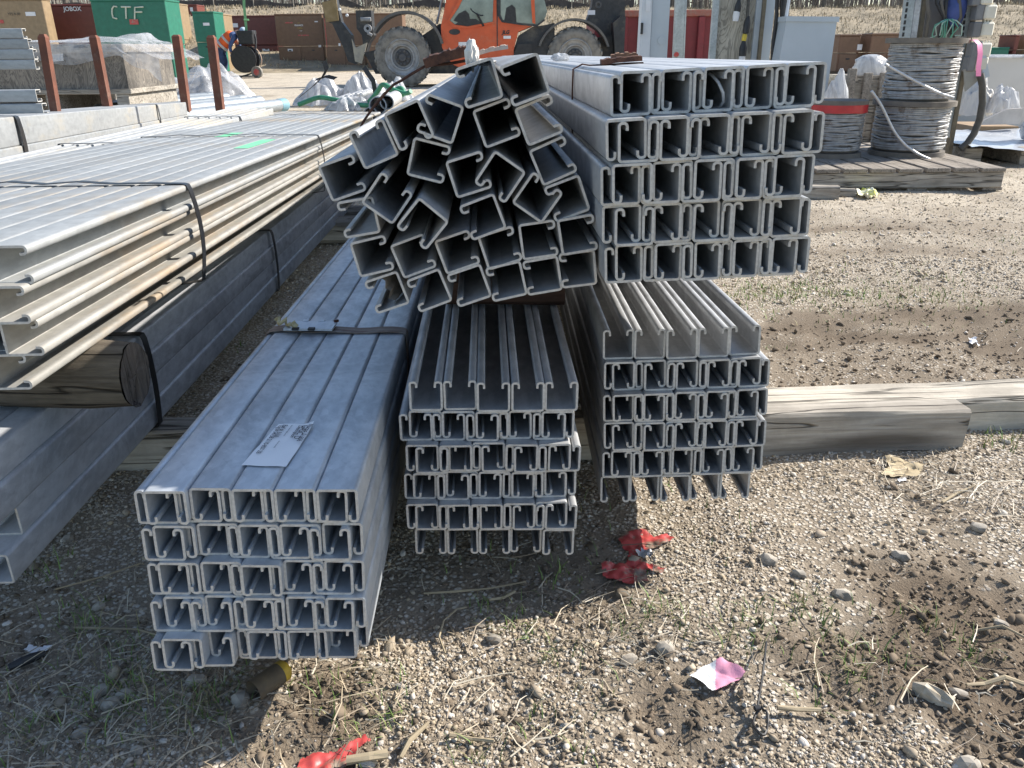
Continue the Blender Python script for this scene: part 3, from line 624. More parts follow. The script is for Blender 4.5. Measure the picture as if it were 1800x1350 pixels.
yw = .86; mb = MB(); mb.tube([AT(1243, 127, yw+.04), AT(1252, 133, yw+.012), AT(1263, 145, yw), AT(1271, 163, yw-.004), AT(1272, 178, yw), AT(1266, 188, yw+.006), AT(1252, 188, yw+.035)], .0016, 8); solo('bent_wire', mb, G_UR, 'bent bright wire poking from the third top channel of the upper right bundle', 'wire', AT(1263, 145, yw), smooth=60)
# ------------------------------------------------------------------ pile: wire tie, crimp, paper
mb = MB(); mb.tube([AT(a, b, 1.30) for a, b in ((628, 236), (640, 212), (655, 190), (676, 165), (692, 149), (704, 142), (725, 129), (748, 116), (790, 112), (830, 104))], .0022, 6, jit=.2); solo('pile_wire', mb, RUST, 'twisted rusty wire running over the left slope of the pile', 'wire tie', AT(690, 150, 1.3))
bar_px([(747, 113), (785, 100), (822, 91)], 1.30, .0105, .012, RUST, 'crimp_strip', 'dark red rusty crimp strip on the jumbled pile', 'strap clip', .13, 9)
bar_px([(838, 95), (862, 88), (893, 83)], 1.30, .004, .01, M('brown_strip', (.30, .16, .11), (.45, .38, .32), 30, .9), 'splinter', 'thin brown splinter beside the white rag on the pile', 'splinter', .3, 2)
mb = MB(); c = AT(829, 97, 1.27)
mb.blob(c, (.008, .008, .017), .42, 2.4, 3, 8); mb.blob(c+V3((.020, .0, -.010)), (.012, .008, .004), .45, 2.4, 3, 5); solo('white_rag', mb, M('white_rag', (.72, .69, .64), (.60, .57, .52), 30, .85, bmp=.3), 'crumpled white rag on top of the pile', 'rag', c, smooth=18)
# ------------------------------------------------------------------ timbers, dunnage, log
def timber(a, b, w, h, mat, name, label, cat, bev=.012, top=None, sag=0):
    """squared timber from a to b (centre of the underside)"""
    a, b = V3(a), V3(b); d = (b-a); L = d.length; rot = d.to_track_quat('X', 'Z').to_matrix(); n = max(6, int(L/.05)); mb = MB(); rings = []
    sec = [(-w/2+bev, 0), (w/2-bev, 0), (w/2, bev), (w/2, h-bev), (w/2-bev, h), (-w/2+bev, h), (-w/2, h-bev), (-w/2, bev)]; sd = random.random()*50
    for i in range(n+1):
        x = L*i/n; rings.append(mb.ring([V3((x+(.004*mnoise.noise(V3((q[0]*60, q[1]*60, sd))) if i in (0, n) else 0), q[0]+.004*mnoise.noise(V3((x*6, k*1.3, sd))), q[1]+.004*mnoise.noise(V3((x*6, k*1.3, sd+9))))) for k, q in enumerate(sec)]))
    mb.skin(rings); me = mb.mesh(name, None, 25); me.materials.append(mat); o = bpy.data.objects.new(name, me); COL.objects.link(o)
    o.matrix_world = Matrix.Translation(a) @ rot.to_4x4(); return tag(o, label, cat)
timber((-.98, 1.262, -.004), (.832, 1.338, -.008), .056, .086, W_TIM, 'square_timber', 'grey square timber with chamfered end under the lower bundles', 'timber', .005)
timber((.435, 1.428, -.040), (1.75, 1.475, -.022), .100, .094, W_TIMP, 'railway_timber', 'long worn timber behind the chamfered one, pale on top', 'timber', .006)
timber((-.75, 3.36, -.006), (.6, 3.36, -.006), .09, .09, W_TIM, 'rear_timber', 'dark timber under the far part of the near bundle', 'timber')
timber((-.10, 1.235, HC-.372), (.085, 1.235, HC-.370), .085, .08, W_RED, 'dunnage_timber', 'reddish brown wood block between the middle bundle and the pile', 'timber', .008)
timber((.10, 1.50, HC-.376), (.40, 1.52, HC-.366), .085, .10, W_RED, 'dunnage_timber', 'dark timber between the two right bundles', 'timber', .008)
timber((-.24, 2.9, HC-.37), (.36, 2.9, HC-.46), .085, .08, W_RED, 'rear_dunnage', 'dark timber between lower and upper bundles at the back', 'timber', .008)
timber((-1.5, 3.1, 0), (-.45, 3.1, 0), .09, .09, W_TIM, 'left_timber', 'dark timber under the far end of the lower left bundle', 'timber')
timber((-1.55, 1.32, 0), (-.85, 1.30, 0), .09, .09, W_TIM, 'left_front_timber', 'timber deep under the left bundles', 'timber')
t = thing('log', 'cracked split log wedged between the two left bundles', 'log', (-.60, .99, HC-.40)); mb = MB(); a = V3((-.498, .975, HC-.392)); b = V3((-1.25, 1.03, HC-.393)); n = 26; rings = []
for i in range(13):
    c = a.lerp(b, i/12); rr = []
    for k in range(n):
        th = 2*PI*k/n; r = .0455*(1+.07*mnoise.noise(V3((math.cos(th)*2, math.sin(th)*2, i*.25))))*(.90 if i == 0 else (.97 if i == 1 and 0 else 1))
        if math.sin(th) < -.75: r *= .95
        x = c.x-(.004 if i == 0 and 0 else 0); rr.append((c.x+(.003*mnoise.noise(V3((th*3, 0, 5))) if i == 0 else 0), c.y+r*math.cos(th), c.z+r*math.sin(th)*1.05))
    rings.append(mb.ring(rr))
mb.skin(rings, cap=False); mb.bm.faces.new(rings[-1]); part('bark_side', mb, W_LOG, t, 40)
mb = MB(); R0_ = [(a.x+.001, a.y+.0455*.90*math.cos(2*PI*k/n)*(1+.07*mnoise.noise(V3((math.cos(2*PI*k/n)*2, math.sin(2*PI*k/n)*2, 0)))), a.z+.0455*.90*1.05*math.sin(2*PI*k/n)*(1+.07*mnoise.noise(V3((math.cos(2*PI*k/n)*2, math.sin(2*PI*k/n)*2, 0))))) for k in range(n)]
rr = [mb.ring([V3((a.x+.002+.002*mnoise.noise(V3((f*9, k*.7, 3)))-(.012 if (k in (18, 19) and f < .98) else 0), a.y+(V3(q).y-a.y)*f, a.z+(V3(q).z-a.z)*f)) for k, q in enumerate(R0_)]) for f in (1, .8, .6, .4, .2, .05)]
mb.skin(rr, cap=False); mb.bm.faces.new(rr[-1]); part('cut_end', mb, W_END, t)
# ------------------------------------------------------------------ black straps on the left bundles
def strap(fr, y, x0, x1, zt, zb, label, w=.016, bow=.006, name='plastic_strap', under=.0):
    mb = MB(); xs = np.linspace(x0, x1-.006, 10)
    pts = [fr(x0-.003, y, zb), fr(x0-.002, y, zt-.004)]+[fr(x, y+.003*math.sin(x*20), zt+.0015+bow*math.sin((x-x0)/(x1-x0)*PI)*(.6+.4*math.sin(x*60))) for x in xs]+[fr(x1, y, zt), fr(x1+.004, y-.002, zt-.008)]
    for k in range(1, 7): pts.append(fr(x1+.004+bow*1.2*math.sin(k/6*PI), y-.004*k/6, zt-.008+(zb-zt+.012)*k/6))
    pts.append(fr(x1-.01-under, y-.004, zb-.001)); pts.append(fr(x1-.08-under, y-.004, zb-.002)); mb.ribbon(pts, fr.ax, w, .001)
    return solo(name, mb, STRAPB, label, 'strap', fr(x1, y, zt), smooth=40)
for k, (a, b, lb) in enumerate((((285, 326), .0, 'nearest'), ((520, 239), 0, 'middle'), ((612, 202), 0, 'farthest'))):
    strap(UL, onplane(UL, *a, 2, 0).y, -.50, .0, .001, -4*.0392-.002, f'{lb} black plastic strap around the upper left bundle', .017 if k == 0 else .013, .007, under=.02)
for a, lb in (((244, 590), 'black strap around the lower left bundle behind the log'), ((455, 407), 'black strap on the dark side of the lower left bundle, farther back')):
    strap(LL, onplane(LL, *a, 2, .163).y, -.21, .001, .165, -.003, lb, .018, .003)
for a, lb in (((150, 254), 'near black strap over the low row of open channels'), ((370, 206), 'far black strap over the low row of open channels')):
    strap(ML, onplane(ML, *a, 2, 0).y, -.208, .0, .001, -.04, lb, .014, .002)
for a, lb in (((30, 218), 'near black strap on the rear left bundle'), ((274, 181), 'far black strap on the rear left bundle')):
    q = onplane(BL, *a, 0, .0); strap(BL, q.y, -.25, .002, .001, -.17, lb, .034, .004)
GPAINT = M('green_paint', (.16, .62, .30), (.22, .55, .35), 30, .6); 
for quad, lb in ((((418, 252), (452, 246), (498, 250), (470, 261), (432, 260)), 'bright green paint mark'), (((386, 238), (405, 234), (432, 234), (420, 241)), 'faint green paint mark')):
    q = [onplane(UL, a, b, 2, .0005) for a, b in quad]; k = int(-sum(v.x for v in q)/len(q)/.0416)
    ch = [o for o in COL.objects if o.get('group') == 'channels of the upper left bundle' and 'top layer' in o['label']][k]
    mb = MB(); lo, hi = -k*.0416-.0395, -k*.0416-.0015
    yy0, yy1 = min(v.y for v in q), max(v.y for v in q)
    mb.grid(6, 24, lambda u, v: UL(lo+(hi-lo)*(.02+u*.96), yy0+(yy1-yy0)*v+.02*mnoise.noise(V3((u*5, v*3, k))), .0017))
    me = mb.mesh('paint_mark', None); me.materials.append(GPAINT); o = bpy.data.objects.new('paint_mark', me); COL.objects.link(o); o.parent = ch; o.matrix_parent_inverse = ch.matrix_world.inverted(); o['label'] = lb
# ------------------------------------------------------------------ litter
scrap([(1084, 946), (1105, 936), (1130, 926), (1150, 942), (1172, 938), (1185, 945), (1168, 960), (1140, 966), (1112, 972), (1098, 965)], REDT, 'red_tape', 'torn red tape on the sunny gravel, the upper of two pieces', 'tape', .0045, .0020, .003, 1, 38)
scrap([(1056, 992), (1100, 992), (1106, 972), (1125, 975), (1132, 988), (1172, 1003), (1162, 1012), (1135, 1003), (1140, 1022), (1108, 1026), (1060, 1012)], REDT, 'red_tape', 'dirty crumpled red tape half in shade, the lower of two pieces', 'tape', .0055, .0020, .003, 5, 42)
scrap([(1113, 973), (1140, 968), (1150, 976), (1145, 984), (1128, 983)], M('foil', (.60, .60, .60), (.30, .30, .31), 60, .4, bmp=.5), 'foil_scrap', 'small grey white foil scrap between the two red tapes', 'foil', .008, .003, .006, 7, 80)
scrap([(528, 1330), (552, 1320), (590, 1318), (612, 1305), (640, 1288), (652, 1296), (632, 1310), (618, 1332), (600, 1350), (585, 1362), (515, 1362)], REDT, 'red_tape', 'bright red torn tape at the bottom edge of the picture', 'tape', .004, .0018, .003, 3, 40)
q0 = G(1240, 1190)
scrap([(1211, 1188), (1240, 1170), (1268, 1163), (1309, 1188), (1300, 1196), (1252, 1216), (1236, 1203)], WHITEP, 'paper_tag', 'pink and white paper tag lying on the gravel', 'paper tag', .0055, .0011, .006, 11, 26, split=(PINK, lambda x, y: x > -.002+.25*y))
scrap([(1556, 806), (1575, 806), (1600, 818), (1622, 823), (1620, 830), (1612, 840), (1590, 842), (1548, 838), (1562, 822)], M('tan_card', (.52, .43, .28), (.40, .32, .20), 30, .9, bmp=.3), 'cardboard_scrap', 'torn tan cardboard scrap in front of the square timber', 'cardboard', .005, .0035, .004, 13, 30)
scrap([(1576, 845), (1590, 842), (1594, 848), (1580, 851)], WHITEP, 'white_scrap', 'tiny white scrap beside the tan cardboard', 'scrap', .002, .002, .004, 2)
scrap([(1702, 592), (1715, 590), (1723, 604), (1712, 602)], WHITEP, 'white_scrap', 'small white scrap on the dirt beyond the timbers at right', 'scrap', .01, .004, .006, 2)
scrap([(1503, 342), (1520, 337), (1545, 347), (1530, 351), (1508, 350)], M('yellow_white_litter', (.80, .80, .78), (.72, .68, .10), 14, .5), 'wrapper', 'white and yellow wrapper beside the pallet', 'wrapper', .03, .008, .01, 3, 20)
qa = G(62, 1140)
scrap([(41, 1141), (52, 1132), (66, 1136), (93, 1134), (84, 1144), (76, 1145), (56, 1150)], WHITEP, 'wrapper_scrap', 'white wrapper scrap with an orange spot at the left', 'wrapper', .003, .002, .005, 4, split=(M('orange_print', (.75, .28, .06)), lambda x, y: (x+.028+0*qa.x)**2+(y-.003)**2 < .011**2))
mb = MB(); mb.tube([GP(17, 1176, .006), GP(40, 1168, .010), GP(60, 1158, .010), GP(80, 1150, .008)], [.004, .006, .006, .004], 8, jit=.15); solo('black_strip', mb, BLACK, 'black rubber strip beside the orange spotted wrapper', 'rubber strip', GP(40, 1165))
mb = MB(); zp = [GP(a, b, h) for a, b, h in ((1346, 1136, .010), (1343, 1160, .022), (1340, 1185, .026), (1337, 1210, .022), (1333, 1235, .014), (1330, 1254, .010))]
lp = [GP(1338+13*math.sin(k/14*2*PI+.3)-2, 1276-21*math.cos(k/14*2*PI+.3), .009+.004*math.sin(k)) for k in range(15)]
mb.tube(zp, .0014, 6); mb.tube(lp, .0016, 6); mb.box(GP(1330, 1254, .011), (.008, .006, .005), .2, .001); solo('zip_tie', mb, BLACK, 'black looped zip tie on the gravel beside the pink tag', 'zip tie', GP(1335, 1220))
t = thing('pipe_stub', 'dirty broken pipe stub with a yellow tip under the near bundle', 'pipe stub', GP(470, 1212)); a = GP(448, 1232, .014); b = GP(506, 1190, .016)
mb = MB(); ax = (b-a).normalized(); L = (b-a).length; mb.lathe(a, ax, [(.010, .012), (.0135, 0), (.0135, L*.3), (.013, L*.78)], 18); part('tube', mb, M('dirty_tube', (.13, .10, .06), (.07, .055, .04), 40, .8, bmp=.2), t, 40)
mb = MB(); mb.lathe(a, ax, [(.0131, L*.781), (.0132, L*.93), (.010, L*1.0), (.004, L*1.01)], 18); part('tip', mb, M('yellow_tip', (.55, .36, .03), (.25, .17, .04), 60, .6), t, 40, 'yellow tip')
ROCKS = [(1350, 985, .021, 'round dark-sided stone right of the red tapes'), (1482, 1040, .020, 'stone half sunk in a dark hole at the right'), (1170, 1140, .020, 'long pale stone left of the pink tag'), (1105, 1150, .018, 'pale stone in the grass stalks below the shade line'), (219, 1222, .016, 'speckled round stone in the left foreground'), (176, 1216, .017, 'brown stone beside the speckled one at left'), (195, 1240, .018, 'flat grey stone in front of the speckled one'), (142, 1287, .013, 'pale oval stone low at the left edge'), (240, 1318, .012, 'pale stone in dry straw at the bottom left'), (395, 1265, .014, 'grey block-like stone below the near bundle'),
  (425, 1232, .020, 'grey stone at the broken end of the pipe stub'), (345, 1200, .018, 'stone in the shade under the near bundle corner'), (868, 1118, .016, 'grey stone at the edge of the shade'), (840, 1090, .014, 'small grey stone in the shade left of the grass'), (1585, 975, .020, 'pale chunky stone in the right foreground'), (1720, 930, .018, 'stone on the edge of the dark clods at right'), (1405, 1008, .016, 'pale stone between the two dark stones at right'), (1760, 1095, .016, 'pointed pale stone at the right edge'), (1685, 1215, .014, 'square stone beside the pale bark piece'), (1700, 1345, .022, 'pale stone cut by the bottom edge at right'), (120, 948, .016, 'pale flat stone below the lower left bundle'), (175, 1068, .013, 'flat grey stone in the left shade'), (1665, 330, .03, 'small stone in front of the pallet')]
for i, (a, b, r, lb) in enumerate(ROCKS):
    r *= .52; mb = MB(); c = GP(a, b, r*.3); mb.blob(c, (r*random.uniform(1, 1.3), r*random.uniform(.8, 1.0), r*random.uniform(.62, .8)), .22, 1.3, 2, i*1.7+2, Matrix.Rotation(random.uniform(0, 3), 3, 'Z'), True)
    for v in mb.bm.verts: v.co += (v.co-c).normalized()*r*(.22*mnoise.noise(v.co*90)+.12*mnoise.noise(v.co*230))
    solo('stone', mb, STONE, lb, 'stone', (c.x, c.y, 0), 'single stones on the gravel', smooth=20)
mb = MB(); c0, c1 = GP(1606, 1206, .008), GP(1676, 1238, .008); mb.tube([c0, c0.lerp(c1, .3)+V3((0, 0, .003)), c0.lerp(c1, .7), c1], [.007, .010, .009, .006], 9, jit=.3); solo('bark_piece', mb, M('pale_bark', (.56, .51, .42), (.34, .28, .2), 60, .9, bmp=.5), 'pale weathered bark piece in the right foreground', 'bark', c0)
TW = [([(783, 1148), (772, 1118), (780, 1090), (802, 1068), (820, 1064)], .0016, 'curved pale stalk in the shade between the bundles'), ([(745, 1045), (800, 1042), (860, 1034), (925, 1020)], .002, 'long straight twig in the shade below the middle bundle'), ([(1698, 1205), (1730, 1200), (1765, 1196), (1815, 1200)], .0028, 'bent branch at the right edge'), ([(704, 1330), (720, 1305), (752, 1272)], .0035, 'pale splinter near the red tape at the bottom'), ([(610, 1342), (650, 1338), (682, 1332)], .006, 'thick broken stick beside the red tape at the bottom'), ([(1365, 1252), (1400, 1252), (1443, 1251)], .0028, 'brown flat twig right of the zip tie'), ([(790, 1293), (830, 1293), (868, 1296)], .0028, 'dark twig in the bottom middle gravel'), ([(860, 1055), (885, 1048), (905, 1035)], .0022, 'short bent twig beside the grass in the shade'), ([(1715, 1103), (1760, 1108), (1805, 1120)], .0018, 'thin pale twig among the clods at right'), ([(1655, 888), (1680, 872), (1712, 858)], .0022, 'pale curved stalk in the wood chips at right'), ([(1345, 690), (1350, 730), (1352, 742)], .0012, 'thin stalk at the timber end'), ([(100, 1050), (180, 1020), (250, 1000)], .0016, 'thin dark twig in the left shade'), ([(1290, 1120), (1240, 1128), (1195, 1115)], .0014, 'thin twig above the pink tag'), ([(300, 880+250), (240, 1110), (130, 1104)], .0018, 'grey twig in the left shade')]
for pts, r, lb in TW:
    mb = MB(); P = [GP(a, b, r+.004+random.uniform(0, .004)) for a, b in pts]; mb.tube(P, [r*random.uniform(.7, 1) for _ in P], 6, jit=.2); solo('twig', mb, STRAW, lb, 'twig', P[0], 'twigs and stalks on the ground')
# ------------------------------------------------------------------ the yard behind
PAINT = lambda n, c, d=(.30, .24, .17): M(n, c, tuple(x*.8 for x in c), 9, .5, 0, dirt=d, dscale=5, dthr=(.6, .85))
TAN = PAINT('tan_paint', (.30, .215, .125)); REDP = PAINT('oxide_red_paint', (.17, .045, .032), (.24, .12, .08)); GRNP = PAINT('green_paint_steel', (.02, .16, .105), (.10, .22, .17)); BRN = PAINT('brown_paint', (.175, .10, .06), (.22, .15, .10)); DRED = PAINT('dark_red_paint', (.13, .036, .032), (.16, .07, .05))
CHALK = M('chalk', (.62, .62, .52), (.42, .50, .42), 30, .9); YEL = M('yellow_lettering', (.65, .50, .06)); WHT = M('white_lettering', (.78, .78, .76)); DARK = M('dark_steel', (.022, .024, .028), (.04, .042, .046), 10, .5, .2, dirt=(.14, .125, .10), dscale=4, dthr=(.5, .8))
def strokes(name, segs, w, mat, par, place, n=V3((0, -.004, 0))):
    mb = MB()
    for s in segs: mb.tube([place(*q)+n for q in s], w, 5)
    return part(name, mb, mat, par)
def cabinet(x0, x1, yt, yb, mat, name, label, depth=.8, split=.42, doors=2, Y=None, labels=(), skid=True):
    q = G((x0+x1)/2, yb); Y = Y or q.y; a = AT(x0, yb, Y); b = AT(x1, yt, Y); t = thing(name, label, 'steel cabinet', (a.x, Y, max(0, a.z))); z0 = 0.0 if skid else a.z; zt = AT((x0+x1)/2, yt, Y).z
    g = .07 if skid else .0; H = zt-z0; zs = z0+g+(H-g)*split
    mb = MB(); mb.bb((a.x, Y, z0+g), (b.x, Y+depth, zs-.006), .012); mb.bb((a.x-.012, Y-.012, zs+.006), (b.x+.012, Y+depth, zt-.05), .012); part('body', mb, mat, t)
    mb = MB(); mb.bb((a.x-.025, Y-.025, zt-.052), (b.x+.025, Y+depth+.02, zt), .014); part('lid', mb, mat, t)
    if doors:
        wd = (b.x-a.x)/doors
        for k in range(doors):
            mb = MB(); mb.bb((a.x+wd*k+.035, Y-.02, z0+g+.03), (a.x+wd*(k+1)-.035, Y-.001, zs-.035), .006); d = part('door', mb, mat, t)
            mb = MB(); mb.bb((a.x+wd*(k+.5)-.05, Y-.03, zs-.16), (a.x+wd*(k+.5)+.05, Y-.0205, zs-.12), .004); part('handle', mb, DARK, d)
    if skid:
        for xx in (a.x+.12, b.x-.12-.1):
            mb = MB(); mb.bb((xx, Y+.02, z0), (xx+.1, Y+depth-.02, z0+g-.002)); part('skid', mb, DARK, t)
    for (u0, v0, u1, v1) in labels:
        p0, p1 = AT(u0, v0, Y), AT(u1, v1, Y); mb = MB(); mb.bb((p0.x, Y-.0235, p1.z), (p1.x, Y-.0205, p0.z)); part('sticker', mb, WHITEP, t)
    t['Yf'] = Y; return t
def cab_text(t, txt, px, py, pxr, mat, h, **k):
    Y = t['Yf']-.0245; a = AT(px, py, Y); return text_part('lettering', txt, mat, t, a, (1, 0, 0), (0, 0, 1), h, .002, **k)
t = cabinet(-90, 72, -3, 152, TAN, 'tool_cabinet', 'tan steel cabinet at the far left with dark lettering', .35, .4, 2, Y=20.2, labels=((45, 21, 64, 28),)); cab_text(t, 'YES 4-30', 14, 27, 44, DARK, .055)
mb = MB(); Yc = t['Yf']; p0, p1 = AT(-5, 35, Yc), AT(8, 41, Yc); mb.bb((p0.x, Yc-.024, p1.z), (p1.x, Yc-.021, p0.z)); part('red_sticker', mb, REDT, t)
t = cabinet(76, 181, 7, 140, REDP, 'tool_chest', 'oxide red steel chest with white lettering behind the plywood crate', .9, .4, 2, Y=21.2, labels=((164, 13, 171, 17),)); cab_text(t, 'JOBOX', 113, 22, 140, WHT, .13, bold=.03)
t = cabinet(185, 288, -2, 133, GRNP, 'tool_cabinet', 'tall green steel cabinet with chalked letters on its front', .85, .45, 2, Y=20)
Yc = t['Yf']-.03; S = lambda u, v: AT(u, v, Yc)
strokes('chalk_letters', [[(206, 12), (200, 11), (197, 16), (197, 24), (199, 31), (206, 33)], [(213, 12), (230, 12)], [(221, 12), (222, 33)], [(237, 34), (237, 13), (252, 12)], [(237, 21), (250, 21)]], .018, CHALK, t, S)
mb = MB(); p0, p1 = S(227, 34), S(244, 43); mb.bb((p0.x, Yc-.004, p1.z), (p1.x, Yc, p0.z)); part('red_sticker', mb, REDT, t)
cabinet(293, 313, 6, 125, TAN, 'tool_cabinet', 'narrow tan cabinet just right of the green cabinet', .9, .45, 1)
cabinet(318, 345, 8, 121, REDP, 'tool_cabinet', 'narrow oxide red cabinet between two narrow tan ones', .9, .48, 1, labels=((334, 13, 340, 20),))
cabinet(349, 363, 16, 119, TAN, 'tool_cabinet', 'narrow tan cabinet left of the small green one', .9, .5, 1)
cabinet(352, 374, 20, 116, GRNP, 'tool_cabinet', 'smaller dark green cabinet behind the bending worker', .9, .5, 1, Y=27.5, labels=((357, 40, 369, 45),))
cabinet(380, 391, 24, 113, TAN, 'tool_cabinet', 'narrow tan cabinet behind the worker in the orange vest', .9, .5, 1, Y=29)
cabinet(408, 484, 27, 124.5, DRED, 'tool_cabinet', 'dark red cabinet behind the cable cart', .9, .45, 2, labels=((409, 41, 419, 48), (461, 86, 474, 91)))
t = cabinet(494, 565, 24, 125, BRN, 'tool_cabinet', 'brown two tier cabinet with white and yellow lettering', .9, .42, 2, labels=((553, 37, 559, 39), (506, 86, 515, 90), (560, 79, 565, 83)))
cab_text(t, 'KNAACK', 518, 46, 543, WHT, .055, bold=.03); cab_text(t, 'JOBSITE', 523, 41, 540, YEL, .022); cab_text(t, 'STORAGE', 523, 50, 540, YEL, .028); cab_text(t, 'KEEP', 527, 55, 538, WHT, .03)
mb = MB(); Yc = t['Yf']
for (u0, v0, u1, v1) in ((501, 39, 515, 41), (524, 61, 543, 63)): p0, p1 = AT(u0, v0, Yc), AT(u1, v1, Yc); mb.bb((p0.x, Yc-.024, p1.z), (p1.x, Yc-.019, p0.z))
part('red_stripe', mb, REDT, t)
t = cabinet(577, 638, 23, 125, BRN, 'tool_cabinet', 'brown cabinet with a red corner strip left of the big tyre', .9, .42, 2, labels=((595, 76, 599, 81),)); mb = MB(); Yc = t['Yf']; p0, p1 = AT(571, 32, Yc), AT(574.5, 84, Yc); mb.bb((p0.x, Yc-.02, p1.z), (p1.x, Yc+.02, p0.z)); part('corner_strip', mb, REDT, t)
cabinet(648, 706, 23, 125, BRN, 'tool_cabinet', 'brown cabinet mostly hidden behind the front tyre', .9, .42, 2)
cabinet(1468, 1513, 60, 131, BRN, 'tool_cabinet', 'brown cabinet right of the pale grey enclosure', .9, .5, 1, labels=((1507, 78, 1514, 88),)); cabinet(1523, 1590, 58, 131, BRN, 'tool_cabinet', 'brown cabinet with a pale top behind the cable spools', .9, .5, 2)
cabinet(1733, 1774, 83, 112, GRNP, 'tool_chest', 'low green chest far off at the right', .9, .4, 1, Y=27); cabinet(1776, 1793, 61, 112, REDP, 'tool_cabinet', 'red and tan cabinet at the right edge far off', .9, .5, 1, Y=27); cabinet(1797, 1860, 60, 112, TAN, 'tool_cabinet', 'tan cabinet cut by the right picture edge', .9, .5, 1, Y=27)
# ------------------------------------------------------------------ plywood crate under plastic
def ply(name, a, b, ax=2, sc=9):
    m, nt, nd, lk, p = newmat(name); s = [1, 1, 1]; s[ax] = .30
    wv = tex(nt, sc, s, 4, .55, 2.2); band = N(nt, 'ShaderNodeMath', operation='SINE'); mu = N(nt, 'ShaderNodeMath', operation='MULTIPLY'); lk.new(wv, mu.inputs[0]); mu.inputs[1].default_value = 60; lk.new(mu.outputs[0], band.inputs[0])
    c = mix(nt, ramp(nt, band.outputs[0], -.6, 1), a, b); c = mix(nt, ramp(nt, tex(nt, 3, s, 6, .6), .42, .65, 0, .7), c, tuple(x*.45 for x in b)); lk.new(c, p.inputs['Base Color']); p.inputs['Roughness'].default_value = .85; return m
PLY = ply('weathered_plywood', (.30, .265, .22), (.14, .125, .11)); PLYW = ply('wavy_plywood', (.58, .54, .45), (.30, .28, .235), 2, 5)
Yf = 6.7; a = AT(-40, 170, Yf); b = AT(213, 80, Yf); t = thing('plywood_crate', 'weathered plywood crate under a plastic sheet', 'crate', (b.x-.5, Yf, 0)); zb, zt = AT(213, 158, Yf).z, AT(213, 80, Yf).z; dep = .95
mb = MB(); mb.bb((a.x, Yf, zb), (b.x, Yf+dep, zt)); part('panels', mb, PLY, t)
mb = MB(); mb.bb((a.x-.01, Yf-.03, zt-.05), (b.x+.02, Yf+dep+.02, zt+.012), .004); part('top_rail', mb, W_TIM, t)
mb = MB(); mb.bb((a.x, Yf-.04, zb-.03), (b.x+.03, Yf+dep+.03, zb+.008), .004); part('bottom_rail', mb, W_TIM, t)
mb = MB()
for k in range(3): mb.bb((a.x+(b.x-a.x-.1)*k/2, Yf-.03, 0), (a.x+(b.x-a.x-.1)*k/2+.1, Yf+dep, zb-.031), .004)
part('skids', mb, W_TIM, t)
mb = MB(); p0 = AT(84, 95, Yf-.045); mb.grid(4, 4, lambda u, v: AT(86+u*26-v*2, 109-u*3-v*18+u*1, Yf-.012-.01*u)); part('paper_sheet', mb, WHITEP, t)
def sheet(u, v):
    x = a.x+.35+(b.x-a.x-.05)*u; n1 = mnoise.noise(V3((x*2.2, v*3, 1))); n2 = abs(mnoise.noise(V3((x*5, v*7, 4))))
    if v < .35: k = v/.35; y = Yf-.06-.03*n2; z = zt-(.10-.08*n1)*(1-k)+.05*k
    else: k = (v-.35)/.65; y = Yf-.06+(dep+.05)*k; z = zt+.03+.10*max(0, mnoise.noise(V3((x*1.5, k*2, 9))))+.035*n2
    if x > b.x: z = min(z, zt+.05)-(x-b.x)*.42-.06*n2; 
    return V3((x, y, z))
mb = MB(); mb.grid(60, 26, sheet); solo('plastic_sheet', mb, CLEAR, 'cloudy plastic sheet draped over the plywood crate', 'plastic sheet', (a.x+1, Yf, zt), smooth=70)
# ------------------------------------------------------------------ rusty stakes, conduits, heaps
for (x0, y0, x1, y1), Ys, lb in (((75, 60, 97, 190), 3.3, 'rusty square steel stake, leftmost in front of the crate'), ((165, 62, 187, 176), 4.5, 'rusty square steel stake in front of the crate corner'), ((310, 61, 326, 178), 6.3, 'rusty stake behind the end of the rear left bundle'), ((371, 62, 387, 190), 4.4, 'rusty stake in front of the plastic covered heap')):
    q = AT(x0, y0, Ys); p_ = AT(x1, y1, Ys); mb = MB(); h = q.z; dx = (q.x-p_.x)/(q.z-p_.z)
    w_ = .0044*Ys; rings = [mb.ring([V3((p_.x+dx*(z-p_.z)+sx*w_*k, Ys+sy*w_*k, z)) for sx, sy in ((-1, -1), (1, -1), (1, 1), (-1, 1))]) for z, k in ((0, 1), (h-.012, 1), (h, .6))]
    mb.skin(rings); solo('steel_stake', mb, RUSTP, lb, 'stake', (p_.x+dx*(-p_.z), Ys, 0), 'rusty steel stakes of the pipe rack')
CON = galv('conduit_zinc', (.34, .37, .39), (.25, .28, .30), .45, .4)
dcd = V3((.30, .954, 0))
for i, (u, v) in enumerate(((500, 184), (457, 179), (428, 177), (398, 173), (372, 171), (470, 193))):
    zc = .24 if i < 5 else .12; c1 = G(u, v, zc); c0 = c1-dcd*(1.75 if i != 5 else 1.3); t = thing('steel_conduit', f"large galvanized conduit, {ORD[i]} of the row behind the low open channels" if i < 5 else 'large galvanized conduit lying lowest in front of the row', 'pipe', (c1.x, c1.y, 0), 'galvanized conduits')
    mb = MB(); ax = (c1-c0); mb.lathe(c0, ax, [(.046, .004), (.052, 0), (.052, ax.length), (.048, ax.length), (.048, .004)], 20, True); part('pipe', mb, CON, t, 40)
    mb = MB(); axn = ax.normalized(); mb.lathe(c1-axn*.10, axn, [(.053, 0), (.056, .006), (.056, .10), (.049, .102)], 20, False, i != 0); part('coupling', mb, M('blue_cap', (.20, .38, .46)) if i == 0 else CON, t, 40)
